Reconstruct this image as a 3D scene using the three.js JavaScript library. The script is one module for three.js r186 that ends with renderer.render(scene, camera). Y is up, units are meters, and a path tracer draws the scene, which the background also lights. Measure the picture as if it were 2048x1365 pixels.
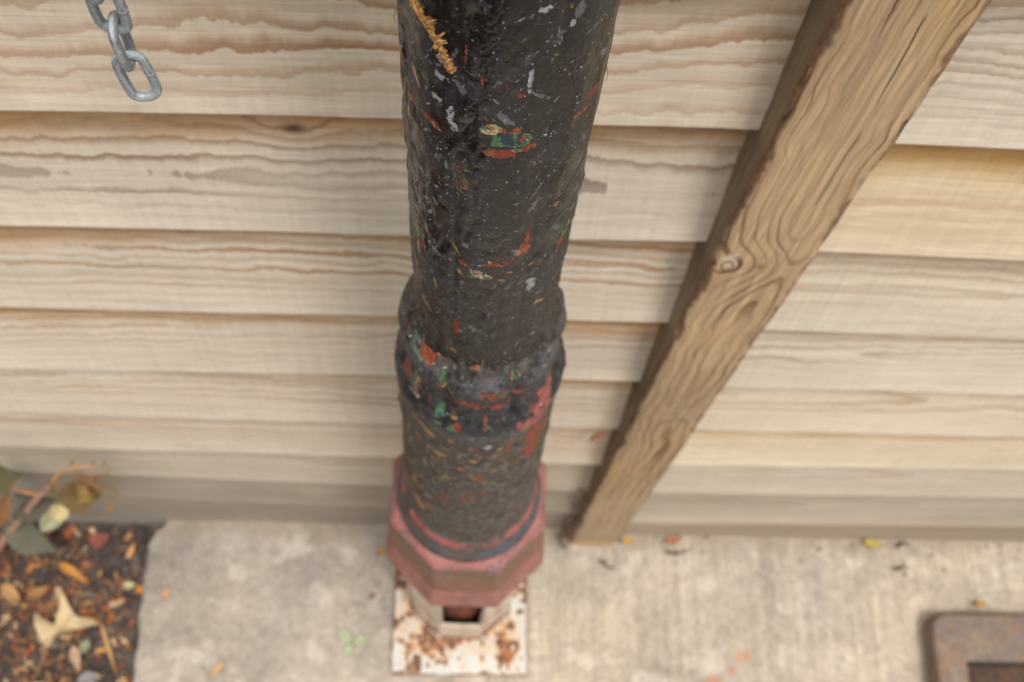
import * as THREE from 'three';
import { mergeGeometries } from 'three/addons/utils/BufferGeometryUtils.js';

// ---------------------------------------------------------------- camera, sky, sun, exposure
const scene = new THREE.Scene();
const camera = new THREE.PerspectiveCamera(34.47, 1024 / 682, 0.02, 600);
camera.position.set(0, 1.6348, 0.36);
camera.rotation.order = 'YXZ';
camera.rotation.set(-1.1812, -0.12734, 0.1469);
camera.focus = 0.415;
camera.userData.fStop = 11.5;
scene.add(camera);

function skyTexture() {                                    // a bright overcast sky, lighter towards the open right and overhead
  const W = 256, H = 128, d = new Float32Array(W * H * 4);
  for (let j = 0; j < H; j++) for (let i = 0; i < W; i++) {
    const lat = ((j + 0.5) / H - 0.5) * Math.PI, lon = ((i + 0.5) / W - 0.5) * 2 * Math.PI;
    const y = Math.sin(lat), x = Math.cos(lat) * Math.cos(lon), z = Math.cos(lat) * Math.sin(lon);
    let l = y > 0 ? 0.26 + 1.22 * Math.pow(y, 1.9) : 0.2;
    if (y > 0) l *= 1 + 0.28 * x + 0.12 * z;
    const k = (j * W + i) * 4;
    d[k] = l * 1.0; d[k + 1] = l * 1.0; d[k + 2] = l * (y > 0 ? 1.0 : 0.92); d[k + 3] = 1;
  }
  const t = new THREE.DataTexture(d, W, H, THREE.RGBAFormat, THREE.FloatType);
  t.mapping = THREE.EquirectangularReflectionMapping;
  t.magFilter = THREE.LinearFilter; t.minFilter = THREE.LinearFilter; t.needsUpdate = true;
  return t;
}
scene.background = scene.environment = skyTexture();
const sun = new THREE.DirectionalLight(new THREE.Color(1, 0.98, 0.945), 1.5);
sun.position.set(1.0, 5.0, 1.3); sun.target.position.set(0, 0.5, 0);
sun.castShadow = true; sun.shadow.radius = 22; sun.shadow.mapSize.set(2048, 2048);
Object.assign(sun.shadow.camera, { left: -3, right: 3, top: 3, bottom: -3, near: 0.5, far: 15 });
scene.add(sun, sun.target);

const renderer = new THREE.WebGLRenderer({ antialias: true });
renderer.toneMapping = THREE.LinearToneMapping;
renderer.toneMappingExposure = 1.72;
renderer.shadowMap.enabled = true;

// ---------------------------------------------------------------- helpers
let seedState = 12345;
const rnd = () => { seedState = (seedState * 1664525 + 1013904223) >>> 0; return seedState / 4294967296; };
const rr = (a, b) => a + (b - a) * rnd();
const clamp = (x, a = 0, b = 1) => (x < a ? a : x > b ? b : x);
const mix = (a, b, t) => a + (b - a) * t;
const sm = (a, b, x) => { const t = clamp((x - a) / (b - a)); return t * t * (3 - 2 * t); };
function h3(x, y, z) {
  let n = Math.imul(x, 374761393) ^ Math.imul(y, 668265263) ^ Math.imul(z, 2147483647 - 1274126177);
  n = Math.imul(n ^ (n >>> 13), 1274126177); n ^= n >>> 16;
  return (n >>> 0) / 4294967296;
}
function vn(x, y, s = 0) {                                  // 2-D value noise, 0..1
  const ix = Math.floor(x), iy = Math.floor(y); let fx = x - ix, fy = y - iy;
  fx = fx * fx * (3 - 2 * fx); fy = fy * fy * (3 - 2 * fy);
  const a = h3(ix, iy, s), b = h3(ix + 1, iy, s), c = h3(ix, iy + 1, s), e = h3(ix + 1, iy + 1, s);
  return a + (b - a) * fx + (c - a) * fy + (a - b - c + e) * fx * fy;
}
function vn3(x, y, z) {
  const ix = Math.floor(x), iy = Math.floor(y), iz = Math.floor(z);
  let fx = x - ix, fy = y - iy, fz = z - iz;
  fx = fx * fx * (3 - 2 * fx); fy = fy * fy * (3 - 2 * fy); fz = fz * fz * (3 - 2 * fz);
  const L = (k) => { const a = h3(ix, iy, k), b = h3(ix + 1, iy, k), c = h3(ix, iy + 1, k), e = h3(ix + 1, iy + 1, k); return a + (b - a) * fx + (c - a) * fy + (a - b - c + e) * fx * fy; };
  return mix(L(iz), L(iz + 1), fz);
}
const fb = (x, y, s = 0) => 0.5 * vn(x, y, s) + 0.27 * vn(x * 2.1 + 7, y * 2.1, s + 1) + 0.15 * vn(x * 4.3, y * 4.3 + 3, s + 2) + 0.08 * vn(x * 8.7, y * 8.7, s + 3);
function tex(W, H, px, srgb = true, wrap = THREE.RepeatWrapping) {     // px(x, y, out) fills out with 0..255
  const d = new Uint8Array(W * H * 4), o = [0, 0, 0];
  for (let y = 0; y < H; y++) for (let x = 0; x < W; x++) {
    px(x, y, o); const k = (y * W + x) * 4;
    d[k] = clamp(o[0], 0, 255); d[k + 1] = clamp(o[1], 0, 255); d[k + 2] = clamp(o[2], 0, 255); d[k + 3] = 255;
  }
  const t = new THREE.DataTexture(d, W, H);
  if (srgb) t.colorSpace = THREE.SRGBColorSpace;
  t.wrapS = t.wrapT = wrap; t.magFilter = THREE.LinearFilter; t.minFilter = THREE.LinearMipmapLinearFilter; t.generateMipmaps = true; t.needsUpdate = true;
  return t;
}
function surf(nu, nv, fn, uvfn) {                           // a grid; fn(i/nu, j/nv) -> [x, y, z]
  const p = new Float32Array((nu + 1) * (nv + 1) * 3), uv = new Float32Array((nu + 1) * (nv + 1) * 2), idx = [];
  for (let j = 0; j <= nv; j++) for (let i = 0; i <= nu; i++) {
    const k = j * (nu + 1) + i, q = fn(i / nu, j / nv), w = uvfn ? uvfn(i / nu, j / nv, q) : [i / nu, j / nv];
    p[k * 3] = q[0]; p[k * 3 + 1] = q[1]; p[k * 3 + 2] = q[2]; uv[k * 2] = w[0]; uv[k * 2 + 1] = w[1];
    if (i < nu && j < nv) { const b = k + nu + 1; idx.push(k, k + 1, b, k + 1, b + 1, b); }
  }
  const g = new THREE.BufferGeometry();
  g.setAttribute('position', new THREE.BufferAttribute(p, 3)); g.setAttribute('uv', new THREE.BufferAttribute(uv, 2));
  g.setIndex(idx); g.computeVertexNormals();
  return g;
}
const std = (o) => new THREE.MeshStandardMaterial({ side: THREE.DoubleSide, ...o });
const rgb = (r, g, b) => new THREE.Color().setRGB(r / 255, g / 255, b / 255, THREE.SRGBColorSpace);
function mesh(name, geometry, m, parent = scene) {
  const o = new THREE.Mesh(geometry, m); o.name = numbered(name, parent); o.castShadow = o.receiveShadow = true; parent.add(o); return o;
}
const counts = {};
function numbered(name, parent) {
  if (parent !== scene) return name;
  const n = counts[name] = (counts[name] ?? -1) + 1;
  return n ? name + '_' + String(n).padStart(3, '0') : name;
}
function tag(o, label, category, group) { Object.assign(o.userData, { label, category }); if (group) o.userData.group = group; return o; }
function thing(name, label, category, [x, y, z] = [0, 0, 0], group) {
  const o = new THREE.Group(); o.name = numbered(name, scene); o.position.set(x, y, z); scene.add(o); return tag(o, label, category, group);
}
function structure(name, geometry, m, label) { const o = mesh(name, geometry, m); o.userData.kind = 'structure'; if (label) o.userData.label = label; return o; }
function tube(pts, r, seg = 24, sides = 6, closed = false) { return new THREE.TubeGeometry(new THREE.CatmullRomCurve3(pts.map((p) => new THREE.Vector3(...p)), closed), seg, r, sides, closed); }
function taper(pts, r0, r1, seg = 14, sides = 5) {          // a tube that thins towards its end
  const c = new THREE.CatmullRomCurve3(pts.map((p) => new THREE.Vector3(...p))), g = new THREE.TubeGeometry(c, seg, 1, sides, false), p = g.attributes.position;
  for (let i = 0; i <= seg; i++) { const o = c.getPointAt(i / seg), r = mix(r0, r1, i / seg);
    for (let j = 0; j <= sides; j++) { const k = i * (sides + 1) + j; p.setXYZ(k, o.x + (p.getX(k) - o.x) * r, o.y + (p.getY(k) - o.y) * r, o.z + (p.getZ(k) - o.z) * r); } }
  return g;
}
const merge = (list) => mergeGeometries(list.map((g) => { const q = g.index ? g.toNonIndexed() : g; for (const n of Object.keys(q.attributes)) if (!['position', 'normal', 'uv'].includes(n)) q.deleteAttribute(n); return q; }));

// ---------------------------------------------------------------- sawn, weathered softwood
// u runs along the grain, v across; rings are slices through a log whose heart lies vc up the face and w0 behind it
function woodAt(u, v, o, out) {
  const s = o.seed;
  const wob = (vn(u * 1.5 + s, 3.1, s) - 0.5) * (o.wob ?? 0.05) + (vn(u * 6 + s, 1.1, s + 1) - 0.5) * 0.010 + (vn(u * 34 + s, v * 40, s + 2) - 0.5) * 0.0056 + (vn(u * 85 + s, v * 60, s + 3) - 0.5) * 0.0036 * (o.comb ?? 1) + (vn(u * 210 + s, v * 90, s + 16) - 0.5) * 0.0014 * (o.comb ?? 1);
  const w = o.w0 + (vn(u * 2.3 + s * 3, 8.2, s + 4) - 0.5) * o.wAmp + (vn(u * 9 + s, v * 12, s + 5) - 0.5) * 0.25 * o.wAmp;
  const dv = v - o.vc - wob;
  let r = Math.sqrt(dv * dv + w * w), knot = 0;
  for (const k of o.knots ?? []) {
    const du = (u - k[0]) / 1.7, dw = v - k[1], q = (du * du + dw * dw) / (k[2] * k[2]);
    r += k[2] * 1.1 * Math.exp(-q * 0.5); knot = Math.max(knot, Math.exp(-q * (k[3] ?? 6)));
  }
  const cb = o.comb ?? 1; // the saw drags the ring edges into a ragged comb
  r += (vn(u * 800, v * 40, s + 6) - 0.5) * 0.0008 * cb + (vn(u * 300, v * 30, s + 7) - 0.5) * 0.0008 * cb;
  let t = r / o.rw; t += 0.9 * vn(t * 0.6, 0.5, s + 8);
  const id = Math.floor(t), f = t - id, hh = h3(id, s, 77), a0 = 0.08 + 0.40 * hh;
  const late = Math.pow(sm(a0, 0.90, f), 1.3) * (1 - sm(0.94, 1, f)) * (0.4 + 0.6 * h3(id, s, 5)) * (0.72 + 0.6 * (vn(u * 12, v * 30, s + 13) - 0.3));
  out.late = clamp(late); out.knot = knot; out.id = id;
  out.fine = (vn(u * 40, v * 1500, s + 9) - 0.5) + 0.7 * (vn(u * 14, v * 620, s + 10) - 0.5);
  out.saw = 0.6 * (vn(u * 420, v * 11, s + 11) - 0.5) + 0.3 * (vn(u * 90, v * 3, s + 14) - 0.5) * vn(u * 5, v * 14, s + 15);
  out.low = fb(u * 4, v * 14, s + 12) - 0.5;
  return out;
}
const wd = {};
function boardTexture(o, W, H, Lm, Hm) {
  const E = o.early ?? [206, 192, 173], A = o.late ?? [148, 110, 76], G = o.grey ?? [138, 122, 107], O = o.orange ?? [184, 134, 78];
  return tex(W, H, (x, y, c) => {
    const u = (x + 0.5) / W * Lm, v = (y + 0.5) / H * Hm;
    woodAt(u, v, o, wd);
    const gm = clamp((o.greyMix ?? 0.3) + 1.0 * (vn(u * 5, v * 22, o.seed + 20) - 0.5));
    const k = wd.late * mix(o.low ?? 0.3, 1, sm(0.035, 0.07, v + (vn(u * 4, v * 10, o.seed + 19) - 0.5) * 0.03)) * (o.contrast ?? 0.95);
    const band = sm(0.086, 0.134, v + (fb(u * 30, v * 90, o.seed + 21) - 0.5) * 0.02 + (vn(u * 3, 2, o.seed + 22) - 0.5) * 0.03) * (o.band ?? 0.8);
    const dirt = (o.dirt ?? 0) * (0.5 + 0.9 * fb(u * 6, v * 18, o.seed + 23));
    for (let i = 0; i < 3; i++) {
      let q = mix(E[i], mix(A[i], G[i], gm), k);
      q = mix(q, O[i] * mix(1, 0.82, wd.late) * mix(1, 0.84, sm(0.108, 0.132, v)), band);
      q = mix(q, [226, 216, 198][i], 0.3 * (1 - sm(0.0, 0.03, v)));
      q = mix(q, [74, 50, 36][i], wd.knot * 0.85);
      q *= 1 + wd.fine * 0.10 + wd.saw * 0.07 + wd.low * 0.16;
      q = mix(q, [122, 112, 98][i], dirt);
      c[i] = q;
    }
    const sp = vn(u * 420, v * 420, o.seed + 30); if (sp > 0.955) { const a = (sp - 0.955) * 9; for (let i = 0; i < 3; i++) c[i] = mix(c[i], 78, clamp(a) * 0.6); }
  });
}
const woodMat = (t, b = 0.0008) => std({ map: t, bumpMap: t, bumpScale: -b, roughness: 0.88 });

// ---------------------------------------------------------------- ground, soil, concrete
{
  const t = tex(512, 512, (x, y, c) => { const n = fb(x / 512 * 64 % 64, y / 8, 3), m = vn(x / 3, y / 3, 9); const k = 0.65 + 0.7 * n + 0.3 * (m - 0.5); c[0] = 74 * k; c[1] = 62 * k; c[2] = 52 * k; });
  t.repeat.set(400, 400);
  const g = new THREE.PlaneGeometry(300, 300); g.rotateX(-Math.PI / 2); g.translate(0, -0.09, 0);
  structure('ground', g, std({ map: t, roughness: 0.95 }), 'dark bare earth around the path');
}
const soilHeight = (x, z) => -0.028 + 0.022 * (fb(x * 14, z * 14, 40) - 0.5) + 0.010 * (vn(x * 60, z * 60, 41) - 0.5) + 0.007 * (vn(x * 160, z * 160, 42) - 0.5);
{
  const t = tex(1024, 1024, (x, y, c) => {
    const u = x / 1024, v = y / 1024, n = fb(u * 22, v * 22, 51), m = fb(u * 120, v * 120, 52), r = vn(u * 60, v * 60, 53);
    const k = 0.55 + 0.6 * n + 0.7 * (m - 0.5);
    c[0] = 88 * k; c[1] = 75 * k; c[2] = 68 * k;
    if (r > 0.8) { const a = clamp((r - 0.8) * 5) * 0.5; c[0] = mix(c[0], 120, a); c[1] = mix(c[1], 78, a); c[2] = mix(c[2], 46, a); }
  });
  const g = surf(260, 200, (a, b) => { const x = -1.75 + 1.315 * a, z = -0.02 + 1.0 * b; return [x, soilHeight(x, z), z]; }, (a, b) => [a * 1.3, b]);
  structure('soil_bed', g, std({ map: t, bumpMap: t, bumpScale: 0.002, roughness: 0.95 }), 'dark brown soil bed left of the concrete');
}
{
  const W = 2048, H = 700, X0 = -0.47, LX = 2.1, LZ = 0.72;
  const spots = [[-0.20, 0.06, 0.05, 0.03, 0.28], [-0.23, 0.09, 0.07, 0.035, 0.16], [0.43, 0.18, 0.018, 0.010, 0.5], [0.41, 0.20, 0.012, 0.008, 0.5], [0.38, 0.215, 0.014, 0.01, 0.55]];
  const t = tex(W, H, (x, y, c) => {
    const X = X0 + x / W * LX, Z = y / H * LZ;
    const right = sm(-0.1, 0.05, X + (vn(Z * 8, 1, 60) - 0.5) * 0.05);
    const big = fb(X * 9, Z * 9, 61), mid = fb(X * 40, Z * 40, 62), fine = vn(X * 500, Z * 500, 63), grit = vn(X * 190, Z * 190, 64);
    const brush = vn(X * 240, Z * 7, 65) * 0.6 + vn(X * 90, Z * 3, 66) * 0.4;
    let k = 1 + (big - 0.5) * mix(0.4, 0.22, right) + (mid - 0.5) * mix(0.2, 0.16, right) + (fine - 0.5) * 0.16 + (grit - 0.5) * 0.11 + (vn(X * 90, Z * 90, 75) - 0.5) * 0.05 + (brush - 0.5) * 0.2 * right;
    const warm = clamp(0.25 + 1.5 * (fb(X * 6, Z * 6, 67) - 0.5) + 0.55 * right);
    c[0] = mix(150, 165, warm) * k; c[1] = mix(140, 151, warm) * k; c[2] = mix(129, 133, warm) * k;
    const pale = sm(0.6, 0.75, fb(X * 26, Z * 26, 68)) * 0.3; for (let i = 0; i < 3; i++) c[i] = mix(c[i], [214, 203, 190][i], pale);
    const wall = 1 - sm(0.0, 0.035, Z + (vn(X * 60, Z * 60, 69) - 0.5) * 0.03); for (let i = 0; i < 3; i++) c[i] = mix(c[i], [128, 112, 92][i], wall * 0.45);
    const pit = vn(X * 130, Z * 130, 70); if (pit > 0.9) { const a = (pit - 0.9) * 6; for (let i = 0; i < 3; i++) c[i] = mix(c[i], [92, 82, 72][i], clamp(a) * 0.6); }
    for (let j = 0; j < spots.length; j++) { const s = spots[j], q = 1 - ((X - s[0]) / s[2]) ** 2 - ((Z - s[1]) / s[3]) ** 2 + 2.2 * (fb(X * 60, Z * 60, 71 + j) - 0.5);
      if (q > 0) { const a = clamp(q * 1.5) * s[4], C = j < 2 ? [112, 104, 98] : [168, 112, 78]; for (let i = 0; i < 3; i++) c[i] = mix(c[i], C[i], a); } }
  }, true, THREE.MirroredRepeatWrapping);
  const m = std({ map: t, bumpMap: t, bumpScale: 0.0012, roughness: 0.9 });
  const edge = (z) => -0.4455 + 0.005 * (vn(z * 22, 2, 80) - 0.5) + 0.004 * (vn(z * 90, 2, 81) - 0.5) + 0.016 * sm(0.020, 0.0, z + 0.008 * (vn(z * 300, 1, 5) - 0.5));
  const U = (x, z) => [(x - X0) / LX, z / LZ];
  const top = surf(300, 160, (a, b) => { const z = -0.03 + 1.83 * b * b, x0 = edge(z) + 0.004, x = x0 + (4 - x0) * Math.pow(a, 2.2); return [x, 0.0016 * (fb(x * 12, z * 12, 82) - 0.5) * 2 * (a > 0 ? 1 : 0.4), z]; }, (a, b, p) => U(p[0], p[2]));
  const lip = surf(3, 200, (a, b) => { const z = -0.03 + 1.83 * b, e = edge(z); return [[e + 0.004, 0.0], [e + 0.0012, -0.0012], [e, -0.005], [e - 0.002, -0.09]].map((q) => [q[0], q[1], z])[Math.round(a * 3)]; }, (a, b, p) => [(p[0] - p[1] - X0) / LX, p[2] / LZ]);
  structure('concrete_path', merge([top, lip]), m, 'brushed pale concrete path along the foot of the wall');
}

// ---------------------------------------------------------------- the weatherboard wall
const wall = thing('timber_wall', 'pale weathered timber wall of overlapping sawn boards behind the iron column', 'wall');
{
  const L = [ // the lower edges, heights at x = -0.4, -0.1 and 0.17
    [1.196, 1.203, 1.212], [1.0750, 1.0855, 1.0892], [0.9325, 0.9408, 0.9450], [0.7908, 0.7938, 0.8000], [0.6446, 0.6525, 0.6557], [0.5100, 0.5020, 0.5070], [0.3790, 0.3716, 0.3660], [0.2640, 0.2440, 0.2370]];
  const R = [ // at x = 0.25, 0.45 and 0.7
    [1.213, 1.213, 1.213], [1.0808, 1.0770, 1.0750], [0.9396, 0.9335, 0.9310], [0.7898, 0.7888, 0.7888], [0.6450, 0.6475, 0.6440], [0.5080, 0.5118, 0.5150], [0.3706, 0.3765, 0.3815], [0.2416, 0.2430, 0.2520]];
  const lin = (xs, ys, x) => { x = clamp(x, xs[0] - 0.3, xs[2] + 0.3); const i = x < xs[1] ? 0 : 1; return ys[i] + (ys[i + 1] - ys[i]) * (x - xs[i]) / (xs[i + 1] - xs[i]); };
  const STEP = 0.0085, FACE = 0.172;
  function boardGeometry(e, x0, x1, u0, Lm, seed, h = FACE, top = -0.0205) {
    const prof = [[0, -0.0165], [0.0, -0.0016], [0.0006, -0.0004], [0.0018, 0.0]];      // [height above the edge, depth]: back, arris, face
    const P = [...prof, ...[0.02, 0.05, 0.09, 0.13].map((q) => [q, top * q / h]), [h, top], [h, top - 0.005]];
    return surf(70, P.length - 1, (a, b) => {
      const x = mix(x0, x1, a), q = P[Math.round(b * (P.length - 1))], j = q[0] < 0.003 ? 0.0011 * (vn(x * 35, 2, seed) - 0.5) + 0.0007 * (vn(x * 150, 2, seed + 1) - 0.5) : 0;
      return [x, e(x) + q[0] + j, q[1] + 0.0016 * (vn(x * 5, q[0] * 12, seed + 2) - 0.5)];
    }, (a, b) => { const q = P[Math.round(b * (P.length - 1))]; return [Math.abs(mix(x0, x1, a) - u0) / Lm, clamp(q[0] < 0.001 ? 0.004 : q[0], 0.002, 0.15) / 0.152]; });
  }
  const spec = { // one log slice for every board: what the photograph shows of each
    L0: { seed: 12, vc: 0.100, w0: 0.010, wAmp: 0.16, rw: 0.0150, contrast: 1.05, greyMix: 0.05, band: 0.2, late: [144, 103, 70], wob: 0.03, early: [203, 187, 166], comb: 1.5, low: 0.45 },
    L1: { seed: 23, vc: 0.064, w0: 0.004, wAmp: 0.05, rw: 0.0150, contrast: 1, greyMix: 0.85, band: 0.9, knots: [[0.315, 0.112, 0.012, 9]], wob: 0.02, comb: 1.4 },
    L2: { seed: 31, vc: 0.088, w0: 0.008, wAmp: 0.034, rw: 0.0125, contrast: 0.85, greyMix: 0.0, band: 0.85, wob: 0.02 },
    L3: { seed: 47, vc: 0.088, w0: 0.008, wAmp: 0.034, rw: 0.0120, contrast: 0.8, greyMix: 0.1, band: 0.85, wob: 0.02 },
    L4: { seed: 53, vc: 0.090, w0: 0.008, wAmp: 0.034, rw: 0.0125, contrast: 0.8, greyMix: 0.1, band: 0.75, wob: 0.02 },
    L5: { seed: 61, vc: 0.080, w0: 0.008, wAmp: 0.03, rw: 0.0095, contrast: 0.75, greyMix: 0.1, band: 0.75, wob: 0.02 },
    L6: { seed: 71, vc: 0.070, w0: 0.02, wAmp: 0.02, rw: 0.0095, contrast: 0.4, greyMix: 0.6, band: 0.2, dirt: 0.35 },
    L7: { seed: 83, vc: 0.070, w0: 0.03, wAmp: 0.02, rw: 0.0095, contrast: 0.3, greyMix: 0.8, band: 0.1, dirt: 0.7 },
    R0: { seed: 97, vc: 0.160, w0: 0.02, wAmp: 0.03, rw: 0.0095, contrast: 0.8, greyMix: 0.35, band: 0.4, early: [206, 193, 175] },
    R1: { seed: 101, vc: 0.095, w0: 0.02, wAmp: 0.05, rw: 0.0130, contrast: 0.45, greyMix: 0.1, band: 1.0, orange: [190, 144, 84], early: [207, 187, 156] },
    R2: { seed: 113, vc: 0.075, w0: 0.006, wAmp: 0.04, rw: 0.0140, contrast: 0.45, greyMix: 0.7, band: 0.45, early: [209, 196, 175] },
    R3: { seed: 127, vc: 0.088, w0: 0.006, wAmp: 0.03, rw: 0.0130, contrast: 0.8, greyMix: 0.9, band: 0.8, early: [209, 197, 177] },
    R4: { seed: 131, vc: 0.085, w0: 0.02, wAmp: 0.04, rw: 0.0125, contrast: 0.45, greyMix: 0.3, band: 0.5, early: [208, 193, 169] },
    R5: { seed: 149, vc: 0.085, w0: 0.03, wAmp: 0.04, rw: 0.0120, contrast: 0.4, greyMix: 0.1, band: 0.8, early: [209, 194, 167] },
    R6: { seed: 151, vc: 0.085, w0: 0.03, wAmp: 0.03, rw: 0.0120, contrast: 0.4, greyMix: 0.4, band: 0.25, dirt: 0.2 },
    R7: { seed: 163, vc: 0.085, w0: 0.03, wAmp: 0.03, rw: 0.0120, contrast: 0.4, greyMix: 0.8, band: 0.1, dirt: 0.4 },
  };
  const mats = {};
  for (const [k, o] of Object.entries(spec)) {
    const row = +k[1], W = row < 3 ? 2048 : row < 5 ? 1400 : 900, H = row < 3 ? 300 : row < 5 ? 200 : 128;
    mats[k] = woodMat(boardTexture(o, W, H, 1.25, 0.152));
  }
  for (let r = 0; r < 8; r++) {
    mesh('board', boardGeometry((x) => lin([-0.4, -0.1, 0.17], L[r], x), -1.9, 0.2035, 0.21, 1.25, 200 + r, r === 7 ? 0.15 : FACE), mats['L' + Math.max(0, r - 1)], wall);
    mesh('board', boardGeometry((x) => lin([0.25, 0.45, 0.7], R[r], x), 0.2055, 2.3, 0.2, 1.25, 300 + r), mats['R' + Math.max(0, r - 1)], wall);
  }
  for (let r = 0; r < 5; r++) { // the rows above the picture
    mesh('board', boardGeometry(() => 1.337 + 0.1255 * r, -1.9, 0.2035, 0.21, 1.25, 400 + r), mats['L' + (r + 2)], wall);
    mesh('board', boardGeometry(() => 1.339 + 0.1255 * r, 0.2055, 2.3, 0.2, 1.25, 500 + r), mats['R' + ((r * 2 + 1) % 6)], wall);
  }
  // the boards along the ground
  const gl = boardTexture({ seed: 173, vc: 0.07, w0: 0.04, wAmp: 0.02, rw: 0.009, contrast: 0.2, greyMix: 0.9, band: 0, dirt: 0.35, early: [150, 138, 124] }, 900, 128, 1.25, 0.152);
  const gr = boardTexture({ seed: 181, vc: 0.05, w0: 0.03, wAmp: 0.03, rw: 0.012, contrast: 0.55, greyMix: 0.2, band: 0, dirt: 0.4, early: [178, 158, 134] }, 900, 128, 1.25, 0.152);
  const gb = (e1, x0, x1, seed, low) => surf(60, 6, (a, b) => {
    const x = mix(x0, x1, a), t = e1(x), P = [[-0.06, 0.0], [t * 0.35, 0.0004], [t * 0.8, 0.0], [t - 0.004, -0.0006], [t - 0.0006, -0.003], [t, -0.007], [t + 0.05, -0.0125]][Math.round(b * 6)];
    return [x, P[0], P[1] + low + 0.002 * (vn(x * 7, P[0] * 9, seed) - 0.5)];
  }, (a, b) => [Math.abs(mix(x0, x1, a) - 0.2) / 1.25, 0.05 + 0.85 * b]);
  const a = mesh('ground_board', gb((x) => lin([-0.4, -0.1, 0.17], [0.145, 0.120, 0.112], x), -1.9, 0.2035, 601, -0.004), woodMat(gl), wall);
  a.userData.label = 'grey damp stained board along the ground on the left';
  mesh('ground_board', gb((x) => lin([0.25, 0.45, 0.7], [0.074, 0.083, 0.096], x), 0.2055, 2.3, 602, 0.003), woodMat(gr), wall);
  mesh('infill_board', boardGeometry((x) => lin([-0.4, -0.1, 0.17], [0.145, 0.120, 0.112], x) + 0.002, -1.9, 0.2035, 0.21, 1.25, 604, 0.17, -0.0125), mats.L7, wall);
  mesh('infill_board', boardGeometry((x) => lin([0.25, 0.45, 0.7], [0.074, 0.083, 0.096], x) + 0.002, 0.2055, 2.3, 0.2, 1.25, 603, 0.20, -0.011), mats.R7, wall);
}

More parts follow.
